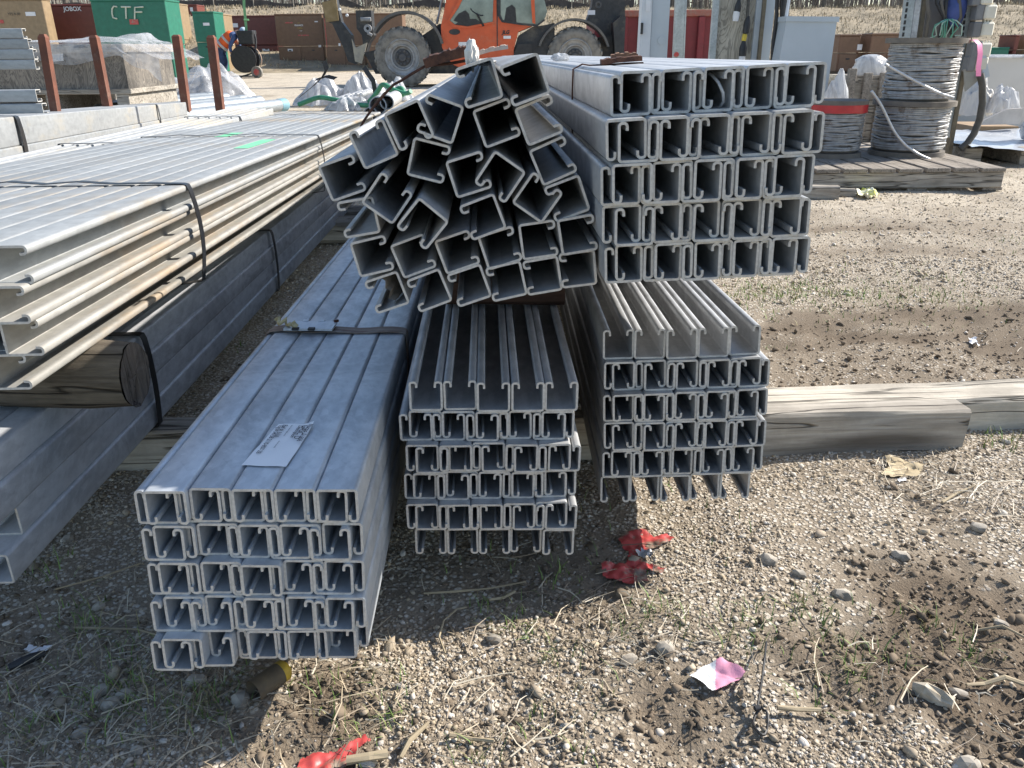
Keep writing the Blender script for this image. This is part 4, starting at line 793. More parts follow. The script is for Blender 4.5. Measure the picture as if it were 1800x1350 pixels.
for y_ in (6.0, 7.0): mb = MB(); mb.bb((-3.9, y_, 0), (-1.7-.3*(y_ < 6.5), y_+.1, .185), .006); solo('pipe_sleeper', mb, W_TIM, ['front', 'rear'][y_ > 6.5]+' timber sleeper under the large conduits', 'timber', (-2.8, y_, 0))
for i, (u, v, r) in enumerate(((664, 186, .046), (651, 201, .036), (680, 180, .036))):
    c = AT(u, v, 4.3); mb = MB(); mb.lathe(c, (-.03, 1, 0), [(r*.86, 0), (r, 0), (r, .45), (r*.86, .45)], 20, True); solo('pipe', mb, G_P, ['large pipe end beside the left flank of the pile', 'lower pipe end peeking out left of the pile', 'small pipe end under the green hoses'][i], 'pipe', c, smooth=40)
def heap(px, py, wpx, hpx, mat, name, label, cat, Y=None, seed=0, amp=.3, sub=5, dep=.8):
    """a thin sheet thrown over a mound: folds run down from the top and fan out on the ground"""
    c = G(px, py); Y = Y or c.y; c = AT(px, py, Y); k = (Y*cp+HC*sp)/FPX; Rx, H = wpx*k/2, hpx*k*1.05; z0 = max(0, c.z); mb = MB(); nr, nt_ = 30, 96; rings = []
    for i in range(nr):
        r = (i+.4)/nr; ring = []
        for j in range(nt_):
            th = 2*PI*j/nt_; ct_, st_ = math.cos(th), math.sin(th); q = V3((ct_*2.1+seed, st_*2.1, r*1.3))
            f1 = 1-2*abs(mnoise.noise(V3((ct_*2.6+seed, st_*2.6, r*.9)))); f2 = 1-2*abs(mnoise.noise(V3((ct_*6.5, st_*6.5+seed, r*2.2)))); lo = mnoise.noise(q)
            rr = r*(1+.22*lo+.13*(f1-.6)*r); z = H*(max(0, 1-r**(2.6+.8*lo))*(.88+.5*mnoise.noise(V3((ct_*r*2.2+seed, st_*r*2.2, 7)))+.10*mnoise.noise(V3((ct_*r*5+seed, st_*r*5, 3))))+.13*amp*(f1-.55)*4*r*(1.15-r)+.018*(f2-.5)*2*r)
            ring.append(V3((c.x+Rx*rr*ct_, Y+Rx*dep*rr*st_, max(z0+.004, z0+z))))
        rings.append(mb.ring(ring))
    mb.skin(rings, cap=False); mb.bm.faces.new(rings[0]); return solo(name, mb, mat, label, cat, (c.x, Y, z0), smooth=65)
heap(372, 178, 128, 46, M('stored_fittings', (.30, .29, .28), (.14, .135, .13), 30, .8), 'covered_heap', 'lumpy heap under the clear plastic cover', 'heap', None, 4, .16, 4)
heap(372, 180, 152, 60, CLEAR, 'plastic_cover', 'clear plastic cover pulled over the lumpy heap', 'plastic sheet', None, 4.4, .55, 5)
for (u, v, wp, hp, s, lb) in ((570, 186, 105, 44, 2, 'white plastic bag at the left of the bag heap'), (640, 186, 100, 50, 5, 'white plastic bag in the middle of the bag heap'), (694, 178, 70, 34, 9, 'white plastic bag in front of the big tyre'), (612, 194, 80, 24, 12, 'small white bag in front of the bag heap')): heap(u, v, wp, hp, BAG, 'plastic_bag', lb, 'plastic bag', None, s, .7)
HOSE = M('green_hose', (.03, .17, .09), (.05, .25, .14), 20, .55)
for i, pts in enumerate((((525, 184), (560, 170), (585, 174), (620, 184), (660, 186)), ((640, 190), (665, 160), (672, 145), (690, 158), (715, 166), (722, 160)), ((650, 186), (680, 168), (705, 152), (712, 165), (690, 175)))):
    Yh = G(600, 192).y-.15; P = [AT(u, v, Yh-.05*k) for k, (u, v) in enumerate(pts)]; mb = MB()
    Q = [];  n = 30
    for k in range(n):
        s_ = k/(n-1)*(len(P)-1); j = min(int(s_), len(P)-2); f = s_-j; f = f*f*(3-2*f)*.5+f*.5; q = P[j].lerp(P[j+1], f); Q.append(V3((q.x, q.y, max(q.z, .03))))
    for _ in range(8): Q = [Q[0]]+[(Q[i_-1]+Q[i_]*2+Q[i_+1])/4 for i_ in range(1, len(Q)-1)]+[Q[-1]]
    mb.tube(Q, .028, 8); solo('green_hose', mb, HOSE, ['long green hose drooping in front of the white bags', 'green hose coiled upward right of the white bags', 'green hose looped over the right white bag'][i], 'hose', P[0], smooth=60)
Yh = G(640, 192).y-.1; mb = MB()
for k in range(6):
    c = AT(590+k*9, 176-k*2.2+(k % 2)*2, Yh); d = V3((.35, .9, .12)); t = None
    m2 = MB(); m2.lathe(c, d, [(.001, -.002), (.022, 0), (.028, .008), (.028, .34)], 14); solo('white_pipe', m2, BAG, f'white plastic pipe end, {ORD[k]} from the left among the bags', 'pipe', c, 'white pipe ends', 40)
for i, pts in enumerate((((570, 108), (574, 122), (568, 134), (552, 150), (528, 170)), ((640, 118), (646, 128), (656, 142), (660, 165), (652, 185)), ((555, 140), (575, 134), (590, 138)))):
    mb = MB(); mb.ribbon([AT(u, v, Yh+.1) for u, v in pts], (.8, .3, .5), .06, .004); solo('black_strap', mb, STRAPB, ['black strap running down the left white bag', 'black strap over the middle white bag', 'short black strap end on top of the left bag'][i], 'strap', AT(*pts[0], Yh))
# ------------------------------------------------------------------ telehandler
Yt = G(707, 154).y; T = lambda u, v, d=0: AT(u, v, Yt+d)
ORG = M('orange_paint', (.62, .105, .03), (.52, .085, .025), 7, .4, dirt=(.42, .20, .12), dscale=4, dthr=(.55, .85)); GLASS = M('cab_glass', (.26, .31, .31), (.10, .125, .13), 1.6, .07, .3); RIM = M('grey_rim', (.38, .39, .40), (.25, .25, .25), 9, .6, dirt=(.22, .19, .15), dscale=6); HUB = M('hub', (.05, .055, .065), (.10, .095, .09), 16, .6)
tele = thing('telehandler', 'orange and black telehandler parked behind the steel bundles', 'telehandler', (T(850, 154).x, Yt+1, 0))
def wheel(px, py, Yw, rr, par):
    c = AT(px, py, Yw); c.z = rr; r = rr; mb = MB(); w_ = .36
    mb.lathe(c, (0, 1, 0), [(r*.60, .02), (r*.66, 0), (r*.86, -.005), (r*.95, .03), (r*.985, .07), (r*.985, w_-.07), (r*.95, w_-.03), (r*.86, w_), (r*.62, w_-.02), (r*.58, .15)], 40, True); ty = part('tyre', mb, RUBBER, par, 40)
    mb = MB()
    for k in range(22):
        th = 2*PI*k/22; u = V3((math.cos(th), 0, math.sin(th))); tg = V3((-math.sin(th), 0, math.cos(th)))
        for sd, y0, y1 in ((-1, .0, .17), (1, .19, .36)): o_ = .0 if sd < 0 else PI/22; u2 = V3((math.cos(th+o_), 0, math.sin(th+o_))); tg2 = V3((-u2.z, 0, u2.x)); mb.prism([c+u2*(r*.93)+tg2*.03+V3((0, y0+.01, 0)), c+u2*(r*1.0)+tg2*.03+V3((0, y0+.03, 0)), c+u2*(r*1.0)+tg2*.10+V3((0, y1, 0)), c+u2*(r*.93)+tg2*.10+V3((0, y1, 0))], tg2*.055)
    part('tread', mb, RUBBER, ty)
    mb = MB(); mb.lathe(c, (0, 1, 0), [(r*.62, .01), (r*.595, -.006), (r*.57, .01), (r*.54, .06), (r*.44, .075), (r*.42, .05), (r*.38, .05), (r*.34, .11), (r*.28, .12), (.01, .12)], 36, False, False); rm = part('rim', mb, RIM, par, 35)
    mb = MB(); mb.lathe(c, (0, 1, 0), [(r*.285, .119), (r*.27, .07), (r*.15, .05), (r*.12, .02), (.01, .02)], 24)
    for k in range(10): th = 2*PI*k/10; mb.box(c+V3((math.cos(th)*r*.215, .055, math.sin(th)*r*.215)), (.05, .04, .05), None, .008)
    part('hub', mb, HUB, par, 35)
wheel(707, 99, Yt, .545, tele); wheel(1011, 101, Yt, .53, tele); wheel(707, 99, Yt+1.75, .545, tele); wheel(1011, 101, Yt+1.75, .53, tele)
def pr(name, px, d0, d1, mat, par=None, bev=0): mb = MB(); mb.prism([T(u, v, d0) for u, v in px], (0, d1-d0, 0)); return part(name, mb, mat, par or tele)
pr('chassis', [(640, 92), (770, 66), (905, 88), (1090, 60), (1100, 110), (1060, 128), (660, 130)], .42, 1.7, DARK)
pr('cab', [(789, -30), (782, 12), (775, 46), (777, 84), (795, 113), (822, 125), (904, 124), (903, 88), (911, 56), (937, 45), (940, -30)], .06, 1.1, ORG)
pr('side_window', [(826, -28), (806, 14), (791, 36), (800, 43), (822, 46), (866, 38), (868, -28)], .035, .055, GLASS)
pr('window_frame', [(819, -28), (800, 12), (786, 37), (797, 48), (824, 50), (868, 41), (868, 38), (822, 46.5), (799, 43.5), (790.5, 36), (806, 13), (826, -28)], .02, .056, ORG)
pr('rear_window', [(880, -28), (880, 37), (912, 41), (945, 45), (957, 34), (962, 20), (950, -28)], .03, .058, GLASS)
pr('rear_window_frame', [(874, -28), (875, 28), (882, 39), (912, 43.5), (944, 47), (958, 36), (957, 33), (944, 43), (912, 40), (884, 35), (880, 26), (880, -28)], .015, .057, DARK)
pr('roof_pillar', [(932, -28), (934, 12), (936, 40), (941, 42), (940, 10), (938, -28)], .012, .057, ORG)
pr('door_seam', [(872.5, -28), (873.5, 86), (875, 86), (874.5, -28)], .05, .062, DARK)
mb = MB(); mb.lathe(T(799, 56, .052), (0, 1, 0), [(.001, -.006), (.10, -.006), (.105, 0), (.105, .01)], 20)
for v in mb.bm.verts: v.co.z = T(799, 56).z+(v.co.z-T(799, 56).z)*.5
part('door_handle', mb, DARK, tele, 40)
mb = MB(); p0, p1 = T(806, 74, .04), T(832, 90, .04); mb.bb((p0.x, p0.y, p1.z), (p1.x, p0.y+.015, p0.z)); part('sticker', mb, WHITEP, tele)
mb = MB(); p0, p1 = T(885, 63, .04), T(898, 68, .04); mb.bb((p0.x, p0.y, p1.z), (p1.x, p0.y+.015, p0.z)); part('sticker', mb, WHITEP, tele)
text_part('lettering', 'JLG', DARK, tele, T(883, 62, .05), (1, 0, 0), (0, 0, 1), .088, .004, .25, .04)
pr('rear_hood', [(904, 124), (902, 92), (912, 62), (936, 47), (958, 44), (975, 40), (975, 124)], .12, 1.2, DARK)
pr('rear_step', [(904, 122), (903, 96), (910, 78), (934, 76), (938, 122)], .02, .118, BLACK)
pr('boom_mount', [(1030, 40), (1040, 12), (1046, -28), (1098, -28), (1099, 45), (1094, 112), (1075, 110), (1060, 60)], .5, .9, DARK)
pr('counterweight', [(1078, 40), (1092, 27), (1100, 30), (1096, 112), (1082, 112)], .1, 1.6, DARK)
mb = MB(); mb.lathe(T(1052, 8, .48), (0, 1, 0), [(.03, 0), (.065, 0), (.065, .05), (.03, .05)], 16, True); part('pivot_pin', mb, HUB, tele, 40)
mb = MB(); p0, p1 = T(1033, 18, .49), T(1046, 26, .49); mb.bb((p0.x, p0.y, p1.z), (p1.x, p0.y+.015, p0.z)); part('sticker', mb, WHITEP, tele)
def fender(cx_, cy_, r0, a0, a1, d0, d1, th, par):
    mb = MB(); rings = []; c = T(cx_, cy_, 0); k = (T(cx_+1, cy_)-T(cx_, cy_)).length
    for i in range(19):
        a = R(a0+(a1-a0)*i/18); u = V3((math.cos(a), 0, math.sin(a))); rr = r0*k; rings.append(mb.ring([V3((c.x, Yt+d0, c.z))+u*rr, V3((c.x, Yt+d1, c.z))+u*rr, V3((c.x, Yt+d1, c.z))+u*(rr+th), V3((c.x, Yt+d0, c.z))+u*(rr+th)]))
    mb.skin(rings); return part('fender', mb, M('grey_fender', (.07, .072, .075), (.12, .115, .105), 8, .6), par, 40)
fender(715, 92, 62, 150, 12, -.02, .42, .05, tele); fender(1008, 104, 62, 160, 18, -.02, .42, .04, tele)
pr('boom_head', [(566, 4), (590, -4), (600, 38), (618, 62), (622, 100), (636, 108), (625, 113), (612, 108), (604, 85), (584, 42), (571, 36)], .7, .95, DARK)
pr('head_plate', [(566, 4), (591, -2), (595, 36), (573, 39)], .66, .69, M('yellowed_plate', (.20, .14, .06), (.28, .21, .11), 8, .7))
pr('fork_carriage', [(625, 18), (652, 18), (654, 46), (657, 62), (648, 76), (641, 100), (636, 62), (627, 50)], .75, 1.1, DARK)
pr('fork_heel', [(618, 68), (625, 84), (645, 75), (640, 96), (636, 112), (624, 108)], .64, .7, M('worn_steel', (.42, .38, .30), (.30, .28, .25), 9, .5, .4))
mb = MB(); mb.lathe(T(646, 50, .7), (0, 1, 0), [(.03, 0), (.075, 0), (.08, .05), (.03, .05)], 16, True); mb.tube([T(646, 58, .72), T(650, 60, .72), T(654, 62, .72)], .03, 8); mb.tube([T(634, 34, .72), T(652, 34, .72)], .04, 8); part('hook', mb, RIM, tele, 40)
mb = MB()
for u, v in ((597, 17), (610, 27), (633, 108)): mb.blob(T(u, v, .66), (.03, .02, .03), .05, 1, 2, 1)
part('pin_head', mb, WHITEP, tele, 60)
mb = MB(); mb.tube([T(768, 42, .3), T(781, -20, .3)], .022, 8); part('grab_rail', mb, RIM, tele, 60)
mb = MB(); mb.lathe(T(838, 22, .03)+V3((0, -.0, 0)), (.5, -.3, 1), [(.12, 0), (.14, .01), (.12, .02)], 20, True); mb.tube([T(838, 24, .02), T(850, 46, .02)], .02, 6); part('steering_wheel', mb, BLACK, tele, 60)
pr('seat', [(797, 36), (806, 24), (818, 18), (824, 24), (828, 42), (818, 44)], .02, .034, BLACK)
pr('seat_back', [(886, 38), (890, 14), (900, 8), (906, 14), (908, 40)], .02, .032, BLACK)
pr('dash', [(800, 43), (812, 34), (836, 33), (848, 41), (822, 46)], .018, .03, BLACK)
pr('front_hood', [(740, 64), (772, 42), (778, 42), (778, 110), (760, 118)], .3, 1.4, DARK)
# ------------------------------------------------------------------ red container behind, hill, wood
Yd = G(1200, 142).y+.2; D_ = lambda u, v: AT(u, v, Yd); t = thing('waste_container', 'faded red open waste container behind the telehandler', 'waste container', (D_(1200, 140).x, Yd, 0)); RD = M('faded_red_paint', (.24, .035, .04), (.19, .03, .034), 6, .6, dirt=(.22, .10, .08), dscale=6, dthr=(.58, .8)); RDB = M('faded_red_rim', (.36, .10, .07), (.30, .16, .12), 12, .7)
x0, x1, zt = D_(1046, 20).x, D_(1352, 20).x, D_(1200, 20).z; mb = MB(); mb.bb((x0, Yd, .12), (x1, Yd+.04, zt)); mb.bb((x0, Yd+2.0, .12), (x1, Yd+2.04, zt)); mb.bb((x0, Yd+.04, .12), (x0+.04, Yd+2, zt)); mb.bb((x1-.04, Yd+.04, .12), (x1, Yd+2, zt)); mb.bb((x0+.04, Yd+.04, .12), (x1-.04, Yd+2, .17)); part('side_walls', mb, RD, t)
mb = MB(); mb.bb((x0-.04, Yd-.07, zt-.10), (x1+.04, Yd-.002, zt+.03), .01); part('top_rim', mb, RDB, t)
for k in range(9):
    xx = x0+(x1-x0)*(k+.35)/9; mb = MB(); mb.bb((xx, Yd-.11, .15), (xx+.14, Yd-.002, zt-.105), .015); part('rib', mb, RD, t)
for k in range(2): mb = MB(); mb.bb((x0+.3+k*2.5, Yd-.05, 0), (x0+.5+k*2.5, Yd+2, .118)); part('skid', mb, DARK, t)
nx_, ny_ = 140, 60; xs = np.linspace(-70, 90, nx_); yy = np.r_[np.linspace(27.5, 46, 36), np.linspace(47, 160, 24)]; XX, YY = np.meshgrid(xs, yy)
def hill_h(x, y):
    s = np.clip((y-28.5-1.5*np.sin(x*.12))/13, 0, 1); s = s*s*(3-2*s); return s*(2.45+.006*(-x))+(fbm(x*.5, y*.5, 3, 4)-.45)*.8*s-.06
ZZ = hill_h(XX, YY); idx = np.arange(nx_*ny_).reshape(ny_, nx_); Fh = np.stack([idx[:-1, :-1], idx[:-1, 1:], idx[1:, 1:], idx[1:, :-1]], -1).reshape(-1, 4)
GRS = M('dead_grass', (.33, .27, .185), (.23, .19, .13), 1.2, .95, bmp=.8, dirt=(.17, .135, .085), dscale=.6, dthr=(.5, .72), bd=.2)
hm = raw_mesh('hill', np.stack([XX, YY, ZZ], -1).reshape(-1, 3), Fh, 4, smooth=True); link('hill', hm, GRS, kind='structure')
def far_blades(name, n, x0, x1, y0, y1, h0, h1, w_, col, lean):
    x = rng.uniform(x0, x1, n); y = rng.uniform(y0, y1, n); z = hill_h(x, y); L = rng.uniform(h0, h1, n); a = rng.random(n)*2*PI; dx = np.cos(a)*lean*L*rng.random(n); dy = np.sin(a)*lean*L*rng.random(n); b = rng.random(n)*PI; wx, wy = np.cos(b)*w_*rng.uniform(.5, 1.4, n), np.sin(b)*w_*rng.uniform(.5, 1.4, n)
    V = np.stack([np.stack([x-wx, y-wy, z-.05], -1), np.stack([x+wx, y+wy, z-.05], -1), np.stack([x+dx+wx*.3, y+dy+wy*.3, z+L], -1), np.stack([x+dx-wx*.3, y+dy-wy*.3, z+L], -1)], 1)
    Fq = (np.arange(4)[None]+(np.arange(n)*4)[:, None]); c = np.array(col)[rng.choice(len(col), n)]*rng.uniform(.7, 1.25, (n, 1))
    return link(name, raw_mesh(name, V.reshape(-1, 3), Fq, 4, {'tint': np.repeat(c, 4, 0)}), BLADE, kind='stuff')
far_blades('dead_grass', 50000, -26, 34, 29.5, 46, .03, .12, .02, [(.40, .33, .22), (.31, .25, .16), (.24, .19, .12)], .9)
far_blades('underbrush', 9000, -40, 52, 45, 75, .4, 2.6, .02, [(.16, .135, .11), (.22, .19, .155), (.10, .085, .07)], .25)
far_blades('far_wood', 3500, -90, 110, 62, 150, 5, 14, .11, [(.13, .115, .10), (.19, .17, .15), (.24, .225, .205)], .05)
BARK = M('tree_bark', (.16, .14, .12), (.085, .075, .065), 12, .95, bmp=.4, stretch=(1, 1, .2))
def tree(sd, h, r):
    rnd = random.Random(sd); t = thing('bare_tree', 'bare leafless tree in the wood behind the grassy bank', 'tree', (0, 0, 0), 'bare trees behind the bank'); mb = MB(); P = [V3((.25*mnoise.noise(V3((k*.6, sd, 0)))*k/4, .25*mnoise.noise(V3((k*.6, sd, 7)))*k/4, h*k/10-.15)) for k in range(11)]; mb.tube(P, [r*(1-.085*k) for k in range(11)], 9); part('trunk', mb, BARK, t, 60); mb = MB()
    for k in range(34):
        i = rnd.randint(1, 9); b = P[i]; a = rnd.random()*2*PI; L = rnd.uniform(.5, 1.9)*(1.1-i*.05); d = V3((math.cos(a), math.sin(a), rnd.uniform(.2, 1.1))); e = b+d*L*.5; f = e+(d+V3((rnd.uniform(-.5, .5), rnd.uniform(-.5, .5), .35)))*L*.5; rr = r*(.34-.02*i); mb.tube([b, e, f], [rr, rr*.6, rr*.2], 5)
        for s_ in range(4): g = b.lerp(f, rnd.uniform(.4, 1)); mb.tube([g, g+V3((rnd.uniform(-.6, .6), rnd.uniform(-.6, .6), rnd.uniform(.1, .7)))], [rr*.3, rr*.1], 4)
    part('crown', mb, BARK, t); return t
def copy_tree(o, par=None):
    c = o.copy(); COL.objects.link(c); c.parent = par
    for ch in o.children: copy_tree(ch, c)
    return c
protos = [tree(3, 9, .14), tree(8, 11, .20), tree(13, 7, .09), tree(21, 10, .26)]
bpy.context.view_layer.update(); k = 0; rt = random.Random(5)
spots = [(29.2, 46.5, 3, 1.0), (16.5, 46, 0, 1), (21, 47, 2, 1), (24.8, 46.2, 0, .9), (33, 47.5, 1, 1)]+[(rt.uniform(-30, 44), rt.uniform(46, 68), rt.randint(0, 2), rt.uniform(.8, 1.3)) for _ in range(70)]
used = set()
for (x, y, i, s) in spots:
    o = protos[i] if i not in used else copy_tree(protos[i]); used.add(i); o.location = (x, y, float(hill_h(x, y))); o.scale = (s, s, s); o.rotation_euler.z = rt.random()*6.28
t = thing('silt_fence', 'low black fabric fence along the top of the grassy bank', 'fence', (-8, 42, float(hill_h(-8, 42)))); mb = MB(); rings = [mb.ring([V3((x, 42.2, float(hill_h(x, 42.2))-.1)), V3((x, 42.25, float(hill_h(x, 42.2))-.1)), V3((x, 42.25, float(hill_h(x, 42.2))+.34+.04*math.sin(x*3))), V3((x, 42.2, float(hill_h(x, 42.2))+.34+.04*math.sin(x*3)))]) for x in np.linspace(-24, 6, 90)]; mb.skin(rings); part('fabric', mb, M('fence_fabric', (.05, .045, .045), (.09, .08, .075), 3, .9), t)
for k in range(16): mb = MB(); x = -23.6+k*1.9; z = float(hill_h(x, 42.1)); mb.bb((x, 42.12, z-.1), (x+.04, 42.16, z+.5)); part('post', mb, W_TIM, t)
# ------------------------------------------------------------------ worker and cable cart
def skinned(name, nodes, edges, mat, par, lvl=2, label=None):
    """one continuous surface grown round a skeleton: nodes = (point, radius)"""
    me = bpy.data.meshes.new(name); me.from_pydata([tuple(V3(p)-rootloc(par)) for p, r in nodes], edges, []); o = bpy.data.objects.new(name, me); COL.objects.link(o)
    md = o.modifiers.new('s', 'SKIN'); md.use_smooth_shade = True
    for v, (p, r) in zip(me.skin_vertices[0].data, nodes): v.radius = (r, r) if not isinstance(r, tuple) else r
    me.skin_vertices[0].data[0].use_root = True
    sd = o.modifiers.new('d', 'SUBSURF'); sd.levels = lvl; sd.render_levels = lvl
    dg = bpy.context.evaluated_depsgraph_get(); m2 = bpy.data.meshes.new_from_object(o.evaluated_get(dg)); bpy.data.objects.remove(o)
    m2.name = name; m2.materials.clear(); m2.materials.append(mat); ob = bpy.data.objects.new(name, m2); COL.objects.link(ob); ob.parent = par
    if label: ob['label'] = label
    return ob
Yp = G(400, 137).y; Pp = lambda u, v, d=0: AT(u, v, Yp+d)
SKIN = M('skin', (.42, .25, .18)); JEAN = M('blue_jeans', (.045, .075, .16), (.03, .05, .11), 14, .9); SHIRT = M('blue_shirt', (.06, .10, .22), (.045, .075, .17), 10, .9); VEST = M('orange_vest', (.85, .14, .02), (.72, .11, .02), 8, .7); GLOVE = M('grey_glove', (.55, .53, .48), (.42, .40, .37), 20, .9); REFL = M('reflective_tape', (.55, .56, .55), (.45, .45, .45), 9, .5)
pe = thing('person', 'worker in orange vest and jeans bending over the cable cart', 'person', (Pp(392, 138).x, Yp, 0))
hip, chest, neck, head = Pp(387, 88), Pp(407, 63), Pp(418, 56), Pp(428, 56, .05)
def leg(sd, fx): return [(Pp(388+sd*1.5, 92, sd*.10), .088), (Pp(392+fx, 110, sd*.12), .062), (Pp(389+fx, 129, sd*.12), .046), (Pp(397+fx, 134.5, sd*.12), .040)]
nod = [(hip, .115), (Pp(397, 75), .12), (chest, .125), (neck, .058), (head, .085), (head+V3((.05, 0, -.03)), .062)]; ed = [(0, 1), (1, 2), (2, 3), (3, 4), (4, 5)]
for sd, fx in ((-1, 0), (1, 5)):
    b = len(nod); nod += leg(sd, fx); ed += [(0, b), (b, b+1), (b+1, b+2), (b+2, b+3)]
for sd, el_, ha in ((-1, (404, 82), (406.5, 95)), (1, (422, 82), (428, 92))):
    b = len(nod); nod += [(Pp(411, 63, sd*.17), .062), (Pp(*el_, sd*.22), .046), (Pp(*ha, sd*.2), .032)]; ed += [(2, b), (b, b+1), (b+1, b+2)]
skinned('body', nod, ed, SKIN, pe)
n2 = [(Pp(387.5, 87.5), .128)]; e2 = []
for sd, fx in ((-1, 0), (1, 5)):
    b = len(n2); n2 += [(p, r+.014) for p, r in leg(sd, fx)[:3]]; e2 += [(0, b), (b, b+1), (b+1, b+2)]
skinned('jeans', n2, e2, JEAN, pe)
n3 = [(chest, .134)]; e3 = []
for sd, el_, ha in ((-1, (404, 82), (406.5, 93)), (1, (422, 82), (428, 90))):
    b = len(n3); n3 += [(Pp(412, 64, sd*.19), .066), (Pp(*el_, sd*.22), .050), (Pp(*ha, sd*.2), .042)]; e3 += [(0, b), (b, b+1), (b+1, b+2)]
skinned('shirt', n3, e3, SHIRT, pe)
skinned('vest', [(Pp(386, 86), .165), (Pp(395, 75), .185), (Pp(405, 65), .195), (Pp(413, 60), .15)], [(0, 1), (1, 2), (2, 3)], VEST, pe)
mb = MB()
for f in (.25, .68):
    c = Pp(387, 85).lerp(Pp(406, 64), f); mb.lathe(c, (Pp(406, 64)-Pp(387, 85)), [(.186, -.03), (.193, 0), (.186, .03)], 18)
part('reflective_band', mb, REFL, pe, 60)
for sd, ha in ((-1, (407, 98)), (1, (428.5, 95))):
    c = Pp(*ha, sd*.2); mb = MB(); mb.blob(c, (.038, .05, .05), .05, 1, 2, 1)
    for k in range(4): y = (k-1.5)*.02; L = (.085, .095, .09, .07)[k]; mb.tube([c+V3((.01, y, -.03)), c+V3((.03, y*1.1, -.03-L*.5)), c+V3((.015, y*1.1, -.03-L))], [.012, .011, .008], 6)
    mb.tube([c+V3((.01, -.045*sd, .0)), c+V3((.05, -.05*sd, -.03)), c+V3((.06, -.04*sd, -.06))], [.014, .012, .009], 6); part('glove', mb, GLOVE, pe, 60)
mb = MB(); mb.lathe(head+V3((0, 0, .0)), (.25, -.1, 1), [(.115, .0), (.112, .03), (.10, .07), (.07, .105), (.02, .12)], 18); mb.box(head+V3((.09, 0, .01)), (.10, .16, .012), None, .005); part('hard_hat', mb, M('pale_blue_hat', (.45, .55, .66)), pe, 60)
for sd, fx in ((-1, 0), (1, 5)): mb = MB(); q = Pp(393+fx, 136, sd*.12); q.z = .05; mb.box(q, (.26, .10, .10), None, .035, 2); part('boot', mb, M('tan_boots', (.22, .15, .09)), pe, 60)
ct = thing('cable_cart', 'black cable reel cart with a toolbox on top and red wheels', 'hand cart', (Pp(434, 138).x, Yp-.1, 0)); c = Pp(432, 104, -.1); kk = (Pp(433, 104)-Pp(432, 104)).length
mb = MB(); r = 22*kk; mb.lathe(c+V3((0, -.20, 0)), (0, 1, 0), [(.05, -.01), (r, -.01), (r, .02), (r*.6, .03), (r*.6, .33), (r, .34), (r, .37), (.05, .37)], 32); part('reel', mb, BLACK, ct, 35)
mb = MB(); a, b = Pp(416, 54, -.25), Pp(446, 78, -.25); mb.bb((a.x, a.y, b.z), (b.x, a.y+.35, a.z), .02); bx = part('toolbox', mb, BLACK, ct); mb = MB(); mb.bb((a.x-.01, a.y-.01, a.z-.09), (b.x+.01, a.y+.36, a.z+.005), .015); part('lid', mb, BLACK, bx)
mb = MB(); mb.tube([Pp(446, 54, -.05), Pp(450, 70, -.1), Pp(449, 100, -.15), Pp(446, 128, -.2), Pp(420, 136, -.25)], .022, 8); mb.tube([Pp(446, 54, .25), Pp(450, 70, .2), Pp(449, 100, .2), Pp(446, 128, .2)], .022, 8); mb.bb((c.x-r, c.y-.25, .03), (c.x+r, c.y+.2, .06)); part('frame', mb, DARK, ct, 50)
for d in (-.32, .3):
    q = Pp(451, 124, d); q.z = .15; mb = MB(); mb.lathe(q, (.15, 1, 0), [(.085, -.02), (.15, -.025), (.155, 0), (.155, .04), (.15, .06), (.085, .055)], 22, True); w1 = part('wheel', mb, RUBBER, ct, 40); mb = MB(); mb.lathe(q, (.15, 1, 0), [(.01, -.028), (.05, -.025), (.086, -.018), (.086, .05), (.01, .05)], 18); part('hub', mb, REDT, w1, 40)
mb = MB(); mb.lathe(c+V3((.12, -.0, -.0)), (.2, 1, 0), [(r*.97, 0), (r*1.0, .02), (r*.97, .04), (r*.94, .02)], 32, True); part('cable_loop', mb, M('tan_cable', (.35, .24, .17)), ct, 50)
mb = MB(); mb.ribbon([Pp(433, 56, -.1), Pp(432, 40, -.1), Pp(429, 10, -.1), Pp(428, -25, -.1)], (1, .3, 0), .07, .012); mb.box(Pp(433, 35, -.1), (.14, .05, .05), .4, .01); solo('lifting_sling', mb, M('green_sling', (.12, .30, .13), (.16, .36, .18)), 'green lifting sling rising from the toolbox of the cart', 'sling', Pp(433, 56, -.1))
# ------------------------------------------------------------------ electrical frames behind the upper right bundle
GREY = M('grey_enamel', (.47, .52, .56), (.43, .48, .52), 4, .42, dirt=(.36, .36, .35), dscale=7, dthr=(.6, .9)); GALV2 = galv('post_zinc', (.48, .52, .53), (.36, .40, .41), .45, .4); BRZ = M('bronze_strip', (.20, .17, .12), (.13, .11, .08), 20, .5, .4)
def slab(par, name, px, Y, d, mat): mb = MB(); mb.prism([AT(u, v, Y) for u, v in px], (0, d, 0)); return part(name, mb, mat, par)
def ground_px(u, v, Y):
    """continue a slanted upright down to the ground"""
    return u
def upright(par, name, xt0, xt1, xb0, xb1, Y, d, mat, yt=-30, yb=108):
    a0, a1, b0, b1 = AT(xt0, yt, Y), AT(xt1, yt, Y), AT(xb0, yb, Y), AT(xb1, yb, Y); f = a0.z/(a0.z-b0.z); g0, g1 = a0.lerp(b0, f), a1.lerp(b1, f); mb = MB(); mb.prism([a0, a1, g1, g0], (0, d, 0)); return part(name, mb, mat, par)
t = thing('narrow_enclosure', 'tall narrow light grey enclosure left of the zinc post', 'enclosure', (AT(1150, 100, 7.2).x, 7.2, 0)); u_ = upright(t, 'front', 1149, 1180, 1142, 1172, 7.2, .12, GREY); upright(t, 'side_flange', 1131, 1148.5, 1123, 1141.5, 7.17, .15, M('pale_grey_enamel', (.60, .63, .66), (.55, .58, .61)))
